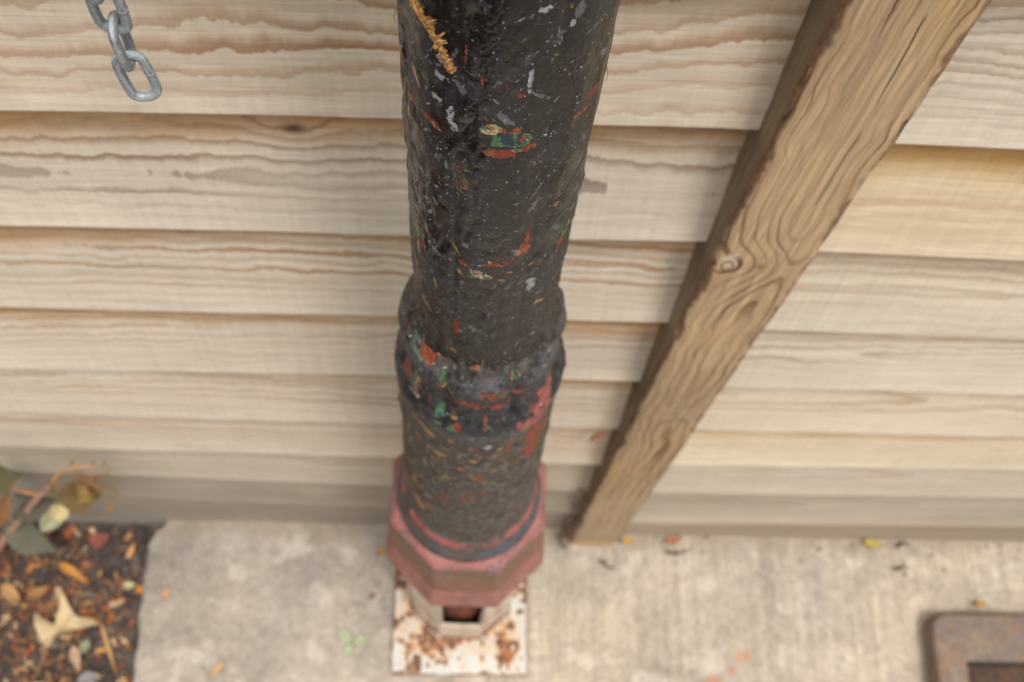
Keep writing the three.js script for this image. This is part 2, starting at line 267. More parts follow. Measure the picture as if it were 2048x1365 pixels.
// ---------------------------------------------------------------- the upright batten fixed over the board ends
{
  const b = thing('timber_upright', 'rough timber upright with bark edges fixed over the board ends', 'post', [0.2078, 0, 0]);
  const W = 512, H = 2048, PER = 0.132, LEN = 1.42; // round the section: left side 0.030, bark arris 0.010, front 0.054, arris 0.006, right side 0.030
  const o = { seed: 211, vc: 0.073, w0: 0.008, wAmp: 0.014, rw: 0.0070, comb: 0.3, wob: 0.006, knots: [[0.957, 0.047, 0.009, 5], [0.955, 0.066, 0.015, 40], [0.63, 0.070, 0.010, 60], [0.53, 0.040, 0.008, 20]] };
  const t = tex(W, H, (x, y, c) => {
    const p = (x + 0.5) / W * PER, v = (y + 0.5) / H * LEN; woodAt(v, p, o, wd); wd.late = sm(0.22, 0.75, wd.late);
    const front = sm(0.0345, 0.0385, p + (vn(v * 40, 1, 212) - 0.5) * 0.006 + (vn(v * 160, 1, 213) - 0.5) * 0.003) * (1 - sm(0.0915, 0.0955, p + (vn(v * 50, 2, 214) - 0.5) * 0.005 + (vn(v * 190, 2, 214) - 0.5) * 0.003));
    const left = 1 - sm(0.028, 0.031, p), right = sm(0.100, 0.102, p);
    const deep = sm(0.5, 0.75, wd.late) * sm(0.45, 0.62, vn(v * 14, p * 130, 215));
    const bark = vn(v * 60, p * 240, 216), grey = sm(0.64, 0.72, fb(v * 26, p * 60, 217));
    for (let i = 0; i < 3; i++) {
      let q = mix([182, 154, 118][i], [106, 72, 43][i], clamp(wd.late * (0.3 + 0.85 * vn(v * 5, p * 50, 229))));
      q = mix(q, [98, 58, 30][i], deep * 0.95);
      q = mix(q, [176, 138, 88][i], 0.3 * sm(0.5, 0.75, fb(v * 7, p * 24, 218)));
      q = mix(q, [112, 84, 56][i], wd.knot * (v > 0.9 && p < 0.058 ? 0.15 : 0.75));
      q *= 1 + (vn(p * 1500, v * 60, 219) - 0.5) * 0.16 + (vn(p * 700, v * 12, 226) - 0.5) * 0.18 + (fb(v * 9, p * 50, 218) - 0.5) * 0.16;
      let k = mix([136, 98, 68][i], [116, 92, 74][i], bark); k = mix(k, [166, 148, 124][i], grey * 0.8); k = mix(k, [70, 58, 52][i], sm(0.66, 0.8, fb(v * 38, p * 120, 227))); k *= 0.85 + 0.3 * vn(v * 260, p * 500, 220);
      q = mix(k, q, front);
      const side = [136, 118, 94][i] * (1 + 0.25 * (vn(p * 800, v * 18, 221) - 0.5) + 0.3 * (fb(v * 12, p * 40, 222) - 0.5));
      q = mix(q, side, Math.max(left, right));
      if (i === 0) c.q = 0; c[i] = q;
    }
    // the long drying crack, the pale resin by the knot, the fresh wood of the foot, damp above it
    const cx = 0.0735 + 0.0022 * (vn(v * 12, 1, 223) - 0.5) - (v - 1.15) * 0.02; if (v > 1.02 && v < 1.23) { const a = (1 - sm(0.0002, 0.0006, Math.abs(p - cx))) * 0.75 * sm(0.3, 0.5, vn(v * 30, 4, 228)); for (let i = 0; i < 3; i++) c[i] = mix(c[i], 46, a); }
    const kd = ((v - 0.962) / 0.014) ** 2 + ((p - 0.045) / 0.007) ** 2 + 1.6 * (fb(v * 160, p * 160, 224) - 0.5); if (kd < 1) for (let i = 0; i < 3; i++) c[i] = mix(c[i], [206, 190, 168][i], clamp(1.6 * (1 - kd)) * 0.8);
    const kr = ((v - 0.955) / 0.008) ** 2 + ((p - 0.045) / 0.004) ** 2; if (kr < 1.2) { const a = Math.abs(kr - 0.8) < 0.35 ? 0.6 : 0; for (let i = 0; i < 3; i++) c[i] = mix(c[i], [110, 78, 58][i], a); }
    const damp = sm(0.36, 0.10, v + 0.1 * (fb(v * 12, p * 30, 225) - 0.5)) * 0.45, foot = sm(0.036, 0.03, v);
    for (let i = 0; i < 3; i++) { c[i] = mix(c[i] * mix(1, 0.9, sm(0.9, 0.6, v)), [150, 132, 106][i], damp * (1 - Math.max(left, 0))); c[i] = mix(c[i], [196, 156, 106][i], foot * 0.7); }
  });
  const half = (y) => 0.0344 + 0.0008 * (vn(y * 9, 1, 230) - 0.5);
  const g = surf(26, 340, (a, bq) => {
    const y = -0.005 + 1.905 * bq, p = a * PER, hw = half(y), D = 0.0225;
    const e = 0.0034 + 0.0030 * (vn(y * 13, 3, 231) - 0.3) + 0.0022 * (vn(y * 55, 3, 232) - 0.5), e2 = 0.0024 + 0.0018 * (vn(y * 16, 3, 233) - 0.4) + 0.0012 * (vn(y * 60, 3, 234) - 0.5);
    const P = [[0, -hw, -0.03], [0.030, -hw, D - e], [0.0345, -hw + e * 0.35, D - e * 0.42], [0.040, -hw + e * 1.15, D], [0.094, hw - e2 * 1.1, D], [0.098, hw - e2 * 0.3, D - e2 * 0.45], [0.102, hw, D - e2 * 1.2], [0.132, hw, -0.03]];
    let i = 0; while (i < P.length - 2 && p > P[i + 1][0]) i++;
    const f = clamp((p - P[i][0]) / (P[i + 1][0] - P[i][0]));
    const n = (i === 3 ? 0.0006 * (vn(y * 20, p * 160, 235) - 0.5) : 0.0012 * (vn(y * 70, p * 200, 236) - 0.5));
    return [mix(P[i][1], P[i + 1][1], f) + (i < 3 ? n : 0), y, mix(P[i][2], P[i + 1][2], f) + n];
  }, (a, b2) => [a, (-0.005 + 1.905 * b2) / LEN]);
  mesh('stake', g, std({ map: t, bumpMap: t, bumpScale: 0.0007, roughness: 0.82 }), b);
}

// ---------------------------------------------------------------- the cast-iron column
const AX = 0.0139, AZ = 0.10;
const column = thing('iron_column', 'old black painted cast iron column with chipped paint and a red octagonal foot', 'column', [AX, 0, AZ]);
const PAL = { red: [124, 54, 40], orange: [132, 72, 46], green: [72, 108, 72], cream: [170, 156, 122], slate: [46, 58, 64], brown: [92, 60, 40], tan: [152, 114, 74], pink: [142, 80, 76], white: [176, 176, 178] };
const KIND = { // rim colour, then the layers that show inside
  tan2: ['cream', 'tan', 'cream', 'tan'], under: ['cream', 'slate', 'slate', 'green', 'slate'], multi: ['cream', 'green', 'red', 'slate', 'green', 'cream', 'tan'], oldmulti: ['cream', 'brown', 'orange', 'slate', 'brown', 'green'], red: ['brown', 'red', 'red', 'orange'], dark: ['cream', 'slate', 'slate', 'cream', 'green'],
  green: ['cream', 'green', 'green', 'slate', 'cream', 'red'], tan: ['brown', 'tan', 'tan', 'tan'], pink: ['red', 'pink', 'pink', 'pink'], white: ['white', 'white', 'white'],
};
function paintColumn(W, H, y0, y1, R, chips, base, scatter, seed) {
  const C = new Float32Array(W * H * 3), B = new Float32Array(W * H), Q = new Float32Array(W * H), per = 2 * Math.PI * R, sx = per / W, sy = (y1 - y0) / H;
  for (let y = 0; y < H; y++) for (let x = 0; x < W; x++) {
    const k = y * W + x, th = x / W * 2 * Math.PI, X = Math.sin(th) * R, Z = Math.cos(th) * R, Y = y0 + y * sy, b = base(Y, X, Z, th);
    C[k * 3] = b[0]; C[k * 3 + 1] = b[1]; C[k * 3 + 2] = b[2]; B[k] = b[3]; Q[k] = b[4];
  }
  const stamp = (thDeg, Y, w, h, kind, rot, strength = 1, noise = 1.5) => { // w and h are half sizes in mm
    const cx = (thDeg / 360 + 0.5) * W, cy = (Y - y0) / sy, R2 = Math.max(w, h) * 1.5 / 1000, nx = Math.ceil(R2 / sx), ny = Math.ceil(R2 / sy), ca = Math.cos(rot), sa = Math.sin(rot), pal = KIND[kind], s = seed + Math.round(thDeg * 13 + Y * 977);
    for (let j = -ny; j <= ny; j++) for (let i = -nx; i <= nx; i++) {
      const py = Math.round(cy) + j; if (py < 0 || py >= H) continue;
      const px = ((Math.round(cx) + i) % W + W) % W, dx = i * sx * 1000, dy = j * sy * 1000, a = (dx * ca + dy * sa) / w, b = (-dx * sa + dy * ca) / h;
      const f = 1 / Math.max(1.1, Math.min(w, h)), m = 1 - a * a - b * b + noise * (fb(dx * f * 0.9 + 40, dy * f * 0.9 + 40, s) - 0.5) * 2 - (noise > 1.4 ? 0.2 : 0.05);
      if (m <= 0) continue;
      const k = py * W + px, n = fb(dx * 0.26 + 9, dy * 0.15 + 9, s + 9), id = pal.length > 2 ? 1 + Math.floor(clamp((n - 0.24) * 1.9, 0, 0.999) * (pal.length - 1)) : 1;
      const rim = m < 0.10, col = PAL[rim ? pal[0] : pal[id]], v = 0.78 + 0.5 * vn(dx * 2.2, dy * 2.2, s + 3), al = clamp(m * 9) * strength;
      for (let q = 0; q < 3; q++) C[k * 3 + q] = mix(C[k * 3 + q], col[q] * v, al);
      const dep = kind === 'tan' || kind === 'white' ? 0.05 : rim ? 0.03 : -0.16; B[k] = mix(B[k], B[k] + dep + 0.06 * (n - 0.5), al); Q[k] = mix(Q[k], 0.72, al);
    }
  };
  for (const c of chips) stamp(c[0], c[1], c[2], c[3], c[4], c[5], c[4] === 'white' ? 0.75 : 0.95, c[4] === 'tan' || c[4] === 'white' ? 1.9 : chips === chipsFoot ? 1.75 : 1.6);
  scatter(stamp);
  const map = tex(W, H, (x, y, c) => { const k = (y * W + x) * 3; c[0] = C[k]; c[1] = C[k + 1]; c[2] = C[k + 2]; });
  const bump = tex(W, H, (x, y, c) => { c[0] = B[y * W + x] * 255; c[1] = Q[y * W + x] * 255; c[2] = 0; }, false);
  return { map, bump };
}
// chips of the old paint: [degrees round the column, height, half width mm, half height mm, layers, turn]
const chipsShaft = [
[2.9, 1.289, 7.4, 7.8, 'under', 0],
[4.0, 1.2943, 4.8, 2.0, 'red', 0],
[11.0, 1.2883, 2.3, 2.7, 'red', 0],
[9.3, 1.2831, 3.3, 2.5, 'green', 0],
[-6.5, 1.2948, 4.0, 3.2, 'tan2', 0],
[-9.2, 1.295, 1.7, 2.2, 'green', 0],
[0.5, 1.28, 5.9, 3.1, 'red', 0],
[16.1, 1.2814, 4.4, 2.9, 'red', 0],
[-22.2, 1.2557, 4.7, 9.5, 'oldmulti', 0],
[-7.1, 1.1857, 5.0, 4.0, 'dark', 0],
[-17.9, 1.1808, 4.1, 2.3, 'red', 0],
[5.5, 1.185, 8.1, 2.6, 'red', 0],
[19.7, 1.1961, 3.2, 6.7, 'red', 0],
[21.7, 1.2058, 1.5, 7.5, 'red', 0],
[-7.9, 1.1729, 7.0, 4.2, 'green', 0],
[-23.2, 1.101, 2.3, 12.1, 'red', 0],
[73.1, 1.186, 3.7, 7.8, 'green', 0],
[60.4, 1.1871, 4.7, 5.1, 'green', 0],
[41.0, 1.2058, 2.4, 2.1, 'green', 0],
[-64.1, 1.1728, 4.4, 7.3, 'green', 0],
[-58.3, 1.1696, 4.2, 2.7, 'red', 0],
[46.0, 1.2916, 4.3, 2.8, 'red', 0],
[55.5, 1.2979, 4.2, 3.0, 'red', 0],
[-21.2, 1.3344, 0.7, 5.2, 'red', 0],
[-12.4, 1.324, 0.7, 2.8, 'red', 0],
[7.3, 1.3165, 2.1, 1.2, 'red', 0],
[10.9, 1.3254, 0.9, 7.1, 'white', 0],
[-29.5, 1.2954, 1.3, 6.4, 'white', 0],
[-27.0, 1.289, 1.5, 3.0, 'white', 0],
[-36.3, 1.3249, 4.3, 2.2, 'white', 0],
[-35.7, 1.3162, 2.7, 2.3, 'white', 0],
[29.2, 1.3501, 1.0, 2.1, 'white', 0],
[14.0, 1.361, 2.4, 1.4, 'white', 0],
[-37.8, 1.302, 2.6, 1.9, 'white', 0],
[17.2, 1.2711, 1.1, 1.3, 'tan', -0.55],
[24.4, 1.2892, 1.3, 3.2, 'green', 0],
[30.7, 1.2956, 1.2, 1.8, 'green', 0],
[-41.4, 1.225, 0.7, 3.3, 'tan', 0.55],
[-25.6, 1.1908, 0.9, 5.4, 'tan', 0.55],
[-21.9, 1.1697, 1.3, 3.5, 'tan', 0.55],
[-54.8, 1.1062, 2.1, 6.8, 'tan', 0.55],
[39.9, 1.1273, 3.0, 2.1, 'tan', -0.55],
[29.9, 1.1533, 2.4, 7.5, 'white', 0],
[28.7, 1.176, 0.6, 3.7, 'tan', -0.55],
[-25.9, 1.0683, 2.0, 2.2, 'tan', 0.55],
[-35.5, 1.0555, 1.4, 2.3, 'tan', 0.55],
[-4.5, 1.0578, 3.4, 3.1, 'red', 0],
[8.1, 1.0522, 3.5, 3.2, 'red', 0],
[6.7, 1.2812, 1.4, 0.9, 'tan', -0.55],
[39.6, 1.2258, 1.6, 2.5, 'red', 0],
[-56.2, 1.302, 0.9, 2.4, 'tan', 0.55],
[-66.1, 1.2808, 1.5, 3.7, 'tan', 0.55],
[53.3, 1.1808, 2.6, 4.0, 'red', 0],
[6.7, 1.3172, 1.2, 1.4, 'red', 0],
[12.9, 1.1753, 1.8, 0.8, 'tan', -0.55],
[8.3, 1.1682, 2.4, 0.8, 'tan', -0.55],
[-39.5, 1.2832, 2.3, 2.4, 'red', 0],
[-47.2, 1.2841, 4.5, 1.7, 'red', 0]
];
const chipsFoot = [
[-54.6, 1.0575, 11.3, 18.8, 'green', 0],
[-45.3, 1.0545, 8.3, 12.4, 'red', 0],
[-57.0, 1.0025, 8.3, 20.7, 'green', 0],
[-66.6, 0.9991, 6.7, 11.6, 'red', 0],
[-29.5, 1.0395, 2.4, 15.3, 'green', 0],
[-24.3, 1.0259, 4.9, 9.7, 'green', 0],
[-12.3, 1.0118, 10.8, 3.7, 'red', 0],
[7.7, 1.0279, 9.0, 11.8, 'oldmulti', 0],
[13.9, 1.0071, 14.8, 3.4, 'red', 0],
[27.5, 1.0214, 6.3, 12.8, 'pink', 0],
[42.9, 0.9687, 6.3, 20.2, 'pink', 0],
[54.1, 0.9911, 7.8, 17.8, 'pink', 0],
[34.6, 0.9694, 6.8, 10.7, 'pink', 0],
[49.7, 1.0654, 8.3, 7.2, 'red', 0],
[51.0, 1.0916, 4.3, 16.4, 'pink', 0],
[25.7, 1.045, 4.1, 8.1, 'green', 0],
[-21.2, 0.9922, 3.3, 3.9, 'tan', 0.55],
[-18.8, 0.9875, 2.5, 3.4, 'tan', 0.55],
[-29.1, 0.9828, 2.6, 14.9, 'green', 0],
[-17.9, 0.9739, 4.9, 5.1, 'green', 0],
[-14.4, 0.9771, 3.2, 5.1, 'red', 0],
[4.1, 0.9891, 1.2, 12.0, 'pink', 0],
[44.8, 0.9131, 10.1, 38.4, 'red', 0],
[31.7, 0.9597, 1.7, 15.2, 'tan', -0.55],
[-41.3, 0.9478, 3.6, 14.2, 'tan', 0.55],
[-47.6, 0.9119, 1.8, 9.5, 'tan', 0.55],
[-26.6, 0.9067, 6.0, 3.7, 'tan', 0.55],
[-19.0, 0.9451, 2.6, 2.8, 'tan', 0.55],
[24.0, 0.927, 2.4, 16.6, 'red', 0],
[-2.4, 0.9109, 2.5, 3.1, 'tan', 0.55],
[2.8, 0.9175, 1.2, 3.0, 'tan', -0.55],
[13.3, 0.9195, 2.3, 2.5, 'tan', -0.55],
[-31.0, 0.8679, 1.3, 8.2, 'tan', 0.55],
[-22.3, 0.8568, 3.0, 4.2, 'tan', 0.55],
[-10.9, 0.8895, 2.1, 4.5, 'tan', 0.55],
[2.3, 0.8701, 3.6, 8.2, 'red', 0],
[6.5, 0.8553, 2.8, 2.9, 'tan', -0.55],
[14.3, 0.8508, 2.7, 5.9, 'green', 0],
[14.8, 0.882, 2.5, 2.8, 'tan', -0.55],
[-24.3, 0.796, 2.2, 16.0, 'red', 0],
[-5.8, 0.8085, 5.0, 6.2, 'red', 0],
[1.6, 0.8257, 7.6, 4.6, 'red', 0],
[-47.9, 0.773, 5.6, 17.6, 'tan', 0.55],
[-37.1, 0.7355, 2.2, 11.1, 'tan', 0.55],
[-51.1, 0.7219, 7.0, 9.9, 'tan', 0.55],
[16.5, 0.929, 2.4, 3.7, 'tan', -0.55],
[7.2, 0.9403, 2.6, 4.6, 'white', 0],
[-45.6, 0.8757, 2.9, 5.5, 'red', 0],
[-37.2, 0.9064, 1.9, 5.0, 'green', 0],
[59.8, 0.9123, 4.6, 32.3, 'red', 0],
[-74.4, 0.9304, 2.1, 3.0, 'tan', 0.55]
];
const shaftTex = paintColumn(1536, 1536, 1.04, 1.42, 0.0395, chipsShaft, (Y, X, Z) => {
  const low = sm(1.22, 1.08, Y), n = vn3(X * 60, Y * 40, Z * 60), m = vn3(X * 260, Y * 160, Z * 260), f = vn3(X * 900, Y * 600, Z * 900), st = vn3(X * 420, Y * 95, Z * 420);
  const dust = sm(0.46, 0.75, n * 0.55 + m * 0.45) * 0.5 + sm(0.55, 0.85, f) * 0.35, g = vn3(X * 1500, Y * 1100, Z * 1500);
  const d = 0.85 + 0.9 * (m - 0.5) + 0.5 * (f - 0.5);
  let r = mix(17, 48, low) * d, gg = mix(17, 43, low) * d, b = mix(20, 39, low) * d;
  r = mix(r, 96, dust * 0.62); gg = mix(gg, 96, dust * 0.62); b = mix(b, 99, dust * 0.62);
  if (g > 0.88 && m > 0.42) { const a = (g - 0.88) * 8; r = mix(r, 170, a); gg = mix(gg, 166, a); b = mix(b, 158, a); }
  const rough = 0.25 + 1.2 * sm(0.42, 0.7, vn3(X * 90 + 5, Y * 30, Z * 90));
  return [r, gg, b, 0.5 + 0.30 * (n - 0.5) + rough * (0.24 * (m - 0.5) + 0.12 * (f - 0.5) + 0.12 * (st - 0.5)), 0.28 + 0.36 * dust + 0.2 * (m - 0.5) + 0.22 * low];
}, (stamp) => {
  for (let i = 0; i < 3600; i++) stamp(rr(-180, 180), rr(1.05, 1.42), rr(0.12, 0.38), rr(0.15, 0.6), 'white', rr(0, 3), rr(0.4, 1), 1);
  for (let i = 0; i < 260; i++) stamp(rr(-180, 180), rr(1.05, 1.42), rr(0.5, 2.2), rr(1, 6), 'white', rr(-0.9, 0.9), rr(0.12, 0.5), 1.9);
  for (let i = 0; i < 800; i++) stamp(rr(-180, 180), rr(1.05, 1.40), rr(0.12, 0.35), rr(0.5, 2.4), ['white', 'white', 'red', 'white'][i % 4], rr(-1, 1), rr(0.3, 0.8), 1.7);
  for (let i = 0; i < 90; i++) stamp(rr(-180, 180), rr(1.05, 1.36), rr(0.15, 0.5), rr(0.6, 2.4), rnd() < 0.6 ? 'red' : 'tan', rr(-0.8, 0.8), rr(0.4, 0.9), 1.6);
  for (let i = 0; i < 90; i++) stamp(rr(-75, -35), rr(1.16, 1.34), rr(0.3, 1.1), rr(0.5, 2.5), 'white', rr(-1.2, 0.2), rr(0.2, 0.8), 1.8);
  for (let i = 0; i < 70; i++) stamp(rr(-180, 180), rr(1.05, 1.20), rr(0.2, 0.45), rr(1.0, 3), 'tan', rr(-0.9, 0.9), rr(0.4, 0.9), 1.6);
}, 700);
const footTex = paintColumn(1280, 1792, 0.6, 1.06, 0.054, chipsFoot, (Y, X, Z) => {
  const n = vn3(X * 60, Y * 40, Z * 60), m = vn3(X * 240, Y * 210, Z * 240), f = vn3(X * 800, Y * 500, Z * 800), blue = sm(0.945, 0.97, Y) * sm(1.06, 1.03, Y);
  const jy = Y + 0.006 * (n - 0.5), q7 = vn3(X * 420, Y * 420, Z * 420), ring = Math.max(sm(0.974, 0.966, jy) * sm(0.948, 0.957, jy), sm(1.026, 1.034, jy) * sm(1.054, 1.044, jy)) * sm(0.25, 0.6, n * 0.5 + q7 * 0.5);
  const d = 0.85 + 0.8 * (m - 0.5) + 0.5 * (f - 0.5);
  let r = mix(84, 48, blue) * d, g = mix(77, 48, blue) * d, b = mix(70, 52, blue) * d;
  r = mix(r, 96, ring * 0.6); g = mix(g, 97, ring * 0.6); b = mix(b, 102, ring * 0.6);
  const low = sm(0.78, 0.70, Y); r = mix(r, 90 * d, low); g = mix(g, 82 * d, low); b = mix(b, 74 * d, low);
  return [r, g, b, 0.5 + 0.26 * (n - 0.5) + 0.26 * (m - 0.5) + 0.12 * (f - 0.5), 0.5 + 0.2 * (m - 0.5) + 0.12 * (1 - blue)];
}, (stamp) => {
  for (let i = 0; i < 420; i++) stamp(rr(-180, 180), rr(0.945, 1.055), rr(0.2, 0.8), rr(0.5, 2.6), ['white', 'red', 'green', 'tan', 'pink', 'white'][i % 6], rr(-1, 1), rr(0.3, 0.85), 1.8);
  for (let i = 0; i < 260; i++) stamp(rr(-180, 180), rr(0.70, 0.95), rr(0.15, 0.5), rr(1, 5), ['white', 'red', 'tan'][i % 3], rr(-0.9, 0.9), rr(0.3, 0.8), 1.8);
  for (let i = 0; i < 500; i++) stamp(rr(-180, 180), rr(0.68, 1.05), rr(0.2, 0.7), rr(0.3, 1.2), 'white', rr(0, 3), rr(0.2, 0.8), 1.2);
  for (let i = 0; i < 150; i++) stamp(rr(-180, 180), rr(0.72, 0.95), rr(0.35, 0.8), rr(3, 10), 'tan', rr(-0.7, 0.5), rr(0.4, 0.9), 1.8);
  for (let i = 0; i < 90; i++) stamp(rr(-180, 180), rr(0.72, 1.04), rr(0.6, 1.8), rr(2, 10), 'red', rr(-0.6, 0.6), rr(0.5, 0.95), 1.8);
  for (let i = 0; i < 50; i++) stamp(rr(-180, 180), rr(0.75, 1.04), rr(0.5, 1.5), rr(2, 6), rnd() < 0.5 ? 'green' : 'pink', rr(-0.6, 0.6), rr(0.5, 0.9), 1.8);
}, 900);
const paint = (o) => new THREE.MeshPhysicalMaterial({ side: THREE.DoubleSide, specularIntensity: 0.65, ...o });
const shaftMat = paint({ map: shaftTex.map, bumpMap: shaftTex.bump, bumpScale: 0.0020, roughnessMap: shaftTex.bump, roughness: 1 });
const footMat = paint({ map: footTex.map, bumpMap: footTex.bump, bumpScale: 0.0022, roughnessMap: footTex.bump, roughness: 1 });
{
  const prof = [ // [height, radius, depth of the flutes between the seven lobes]
    [2.35, 0.0395, 0.0009], [1.2, 0.0394, 0.0010], [1.090, 0.0397, 0.0013], [1.064, 0.0402, 0.0016], [1.057, 0.0420, 0.0024], [1.051, 0.0444, 0.0034], [1.045, 0.0470, 0.0048], [1.039, 0.0489, 0.0056], [1.033, 0.0498, 0.0060], [1.026, 0.0500, 0.0060], [1.020, 0.0490, 0.0056], [1.015, 0.0479, 0.0052], [1.006, 0.0484, 0.0048], [0.996, 0.0496, 0.0042], [0.988, 0.0506, 0.0050],
    [0.982, 0.0524, 0.0014], [0.977, 0.0540, 0.0008], [0.971, 0.0550, 0.0006], [0.962, 0.0552, 0.0005], [0.953, 0.0546, 0.0004], [0.946, 0.0536, 0.0003], [0.935, 0.0535, 0], [0.87, 0.0545, 0], [0.80, 0.0558, 0], [0.72, 0.0570, 0], [0.672, 0.0578, 0]];
  const at = (y) => { let i = 0; while (i < prof.length - 2 && y < prof[i + 1][0]) i++; const f = clamp((y - prof[i][0]) / (prof[i + 1][0] - prof[i][0])), s = f; return [mix(prof[i][1], prof[i + 1][1], s), mix(prof[i][2], prof[i + 1][2], s)]; };
  const radius = (th, y) => {
    const [r, k] = at(y), q = (th + 0.009) / (2 * Math.PI) * 7 + 0.5, fr = Math.abs((q - Math.floor(q)) * 2 - 1), X = Math.sin(th), Z = Math.cos(th);
    return r + 0.0002 - k * (Math.pow(fr, 5) - 0.05) + 0.0014 * (vn3(X * 2.6, y * 34, Z * 2.6) - 0.5) + (0.0014 * (vn3(X * 7, y * 60, Z * 7) - 0.5) + 0.0011 * (vn3(X * 16, y * 150, Z * 16) - 0.5)) * (0.25 + 1.3 * sm(0.45, 0.75, vn3(X * 3 + 9, y * 22, Z * 3)));
  };
  const part = (name, y0, y1, nv, m, v0, v1) => mesh(name, surf(308, nv, (a, b) => { const y = mix(y0, y1, b), th = (a - 0.5) * 2 * Math.PI, r = radius(th, y); return [r * Math.sin(th), y, r * Math.cos(th)]; }, (a, b) => [a, (mix(y0, y1, b) - v0) / (v1 - v0)]), m, column);
  part('shaft', 1.0565, 1.42, 380, shaftMat, 1.04, 1.42);
  part('shaft', 1.42, 2.35, 160, shaftMat, 1.04, 1.42);
  part('collar', 0.945, 1.0565, 200, footMat, 0.6, 1.06);
  part('pedestal', 0.66, 0.945, 220, footMat, 0.6, 1.06);

  // the red octagonal foot
  const TF = tex(1024, 512, (x, y, c) => {
    const u = x / 1024, v = y / 512, n = fb(u * 16, v * 8, 801), m = fb(u * 64, v * 36, 802), f = vn(u * 300, v * 160, 803), w = fb(u * 9 + 3, v * 5, 804);
    const d = 0.86 + 0.4 * (m - 0.5) + 0.12 * (f - 0.5);
    let q = [mix(172, 192, n) * d, mix(104, 122, n) * d, mix(94, 110, n) * d];
    const scuff = sm(0.45, 0.50, m * 0.6 + w * 0.4 - 0.03 * (f - 0.5)); // worn down to the slate undercoat, most on the flat top
    const topBand = sm(0.52, 0.62, v), riser = sm(0.20, 0.26, v) * sm(0.62, 0.54, v);
    q = q.map((z, i) => mix(z, [72, 74, 80][i], scuff * (0.22 + 0.6 * topBand)));
    q = q.map((z, i) => mix(z, [146, 100, 72][i] * d, riser * (0.35 + 0.55 * sm(0.4, 0.6, w))));
    q = q.map((z, i) => mix(z, [112, 98, 84][i] * d, riser * sm(0.44, 0.54, v + 0.25 * (m - 0.5)) * 0.7));
    if (topBand > 0.4 && m > 0.62) q = q.map((z, i) => mix(z, [188, 120, 112][i], 0.5));
    c[0] = q[0]; c[1] = q[1]; c[2] = q[2];
  });
  const fm = std({ map: TF, bumpMap: TF, bumpScale: 0.0014, roughness: 0.6 });
  const octR = (th, ap) => { const s = Math.PI / 4; let a = ((th + 0.015) % s + s) % s; if (a > s / 2) a -= s; return ap / Math.cos(a); };
  const F = [ // [height, apothem, 1 = octagon .. 0 = round, texture v]
    [0.450, 0.070, 1, 0.0], [0.4535, 0.0815, 1, 0.03], [0.457, 0.0835, 1, 0.06], [0.461, 0.0836, 1, 0.09], [0.492, 0.0772, 1, 0.2], [0.497, 0.0752, 1, 0.23], [0.503, 0.0742, 1, 0.27], [0.55, 0.0740, 1, 0.42], [0.602, 0.0740, 1, 0.56], [0.606, 0.0735, 1, 0.59], [0.6085, 0.0722, 1, 0.62], [0.612, 0.0690, 0.7, 0.70], [0.614, 0.0670, 0.0, 0.76]];
  mesh('octagonal_foot', surf(256, 60, (a, b) => {
    const q = b * (F.length - 1), i = Math.min(F.length - 2, Math.floor(q)), f = q - i, th = (a - 0.5) * 2 * Math.PI, y = mix(F[i][0], F[i + 1][0], f), ap = mix(F[i][1], F[i + 1][1], f), k = mix(F[i][2], F[i + 1][2], f);
    const r = mix(ap, octR(th, ap), k) + 0.0007 * (vn3(Math.sin(th) * 8, y * 90, Math.cos(th) * 8) - 0.5); return [r * Math.sin(th), y, r * Math.cos(th)];
  }, (a, b) => { const q = b * (F.length - 1), i = Math.min(F.length - 2, Math.floor(q)); return [a, mix(F[i][3], F[i + 1][3], q - i)]; }), fm, column);
  // the round moulding on top of it: a dark roll under a thin red fillet
  const TM = tex(1024, 64, (x, y, c) => {
    const u = x / 1024, v = y / 64, m = fb(u * 50, v * 4, 811), w = fb(u * 12, v * 2, 812), red = Math.max(sm(0.55, 0.62, v + 0.3 * (m - 0.5)) * sm(0.9, 0.8, v + 0.25 * (m - 0.5)), sm(0.18, 0.1, v + 0.2 * (m - 0.5)));
    for (let i = 0; i < 3; i++) { let q = mix([80, 70, 62][i], [74, 76, 82][i], sm(0.4, 0.6, w)); q = mix(q, [146, 82, 74][i], red * sm(0.42, 0.52, w + 0.7 * (m - 0.5))); c[i] = q * (0.8 + 0.4 * m); }
  });
  const M = [[0.613, 0.0662], [0.618, 0.0672], [0.625, 0.0675], [0.632, 0.0664], [0.637, 0.0640], [0.640, 0.0628], [0.646, 0.0622], [0.652, 0.0622], [0.658, 0.0612], [0.662, 0.0594], [0.668, 0.0580], [0.674, 0.0574]];
  mesh('foot_moulding', surf(200, 44, (a, b) => { const q = b * (M.length - 1), i = Math.min(M.length - 2, Math.floor(q)), th = (a - 0.5) * 2 * Math.PI, r = mix(M[i][1], M[i + 1][1], q - i) + 0.0014 * (vn3(Math.sin(th) * 6, M[i][0] * 60, Math.cos(th) * 6) - 0.5), y = mix(M[i][0], M[i + 1][0], q - i); return [r * Math.sin(th), y, r * Math.cos(th)]; }), std({ map: TM, bumpMap: TM, bumpScale: 0.0005, roughness: 0.65 }), column);

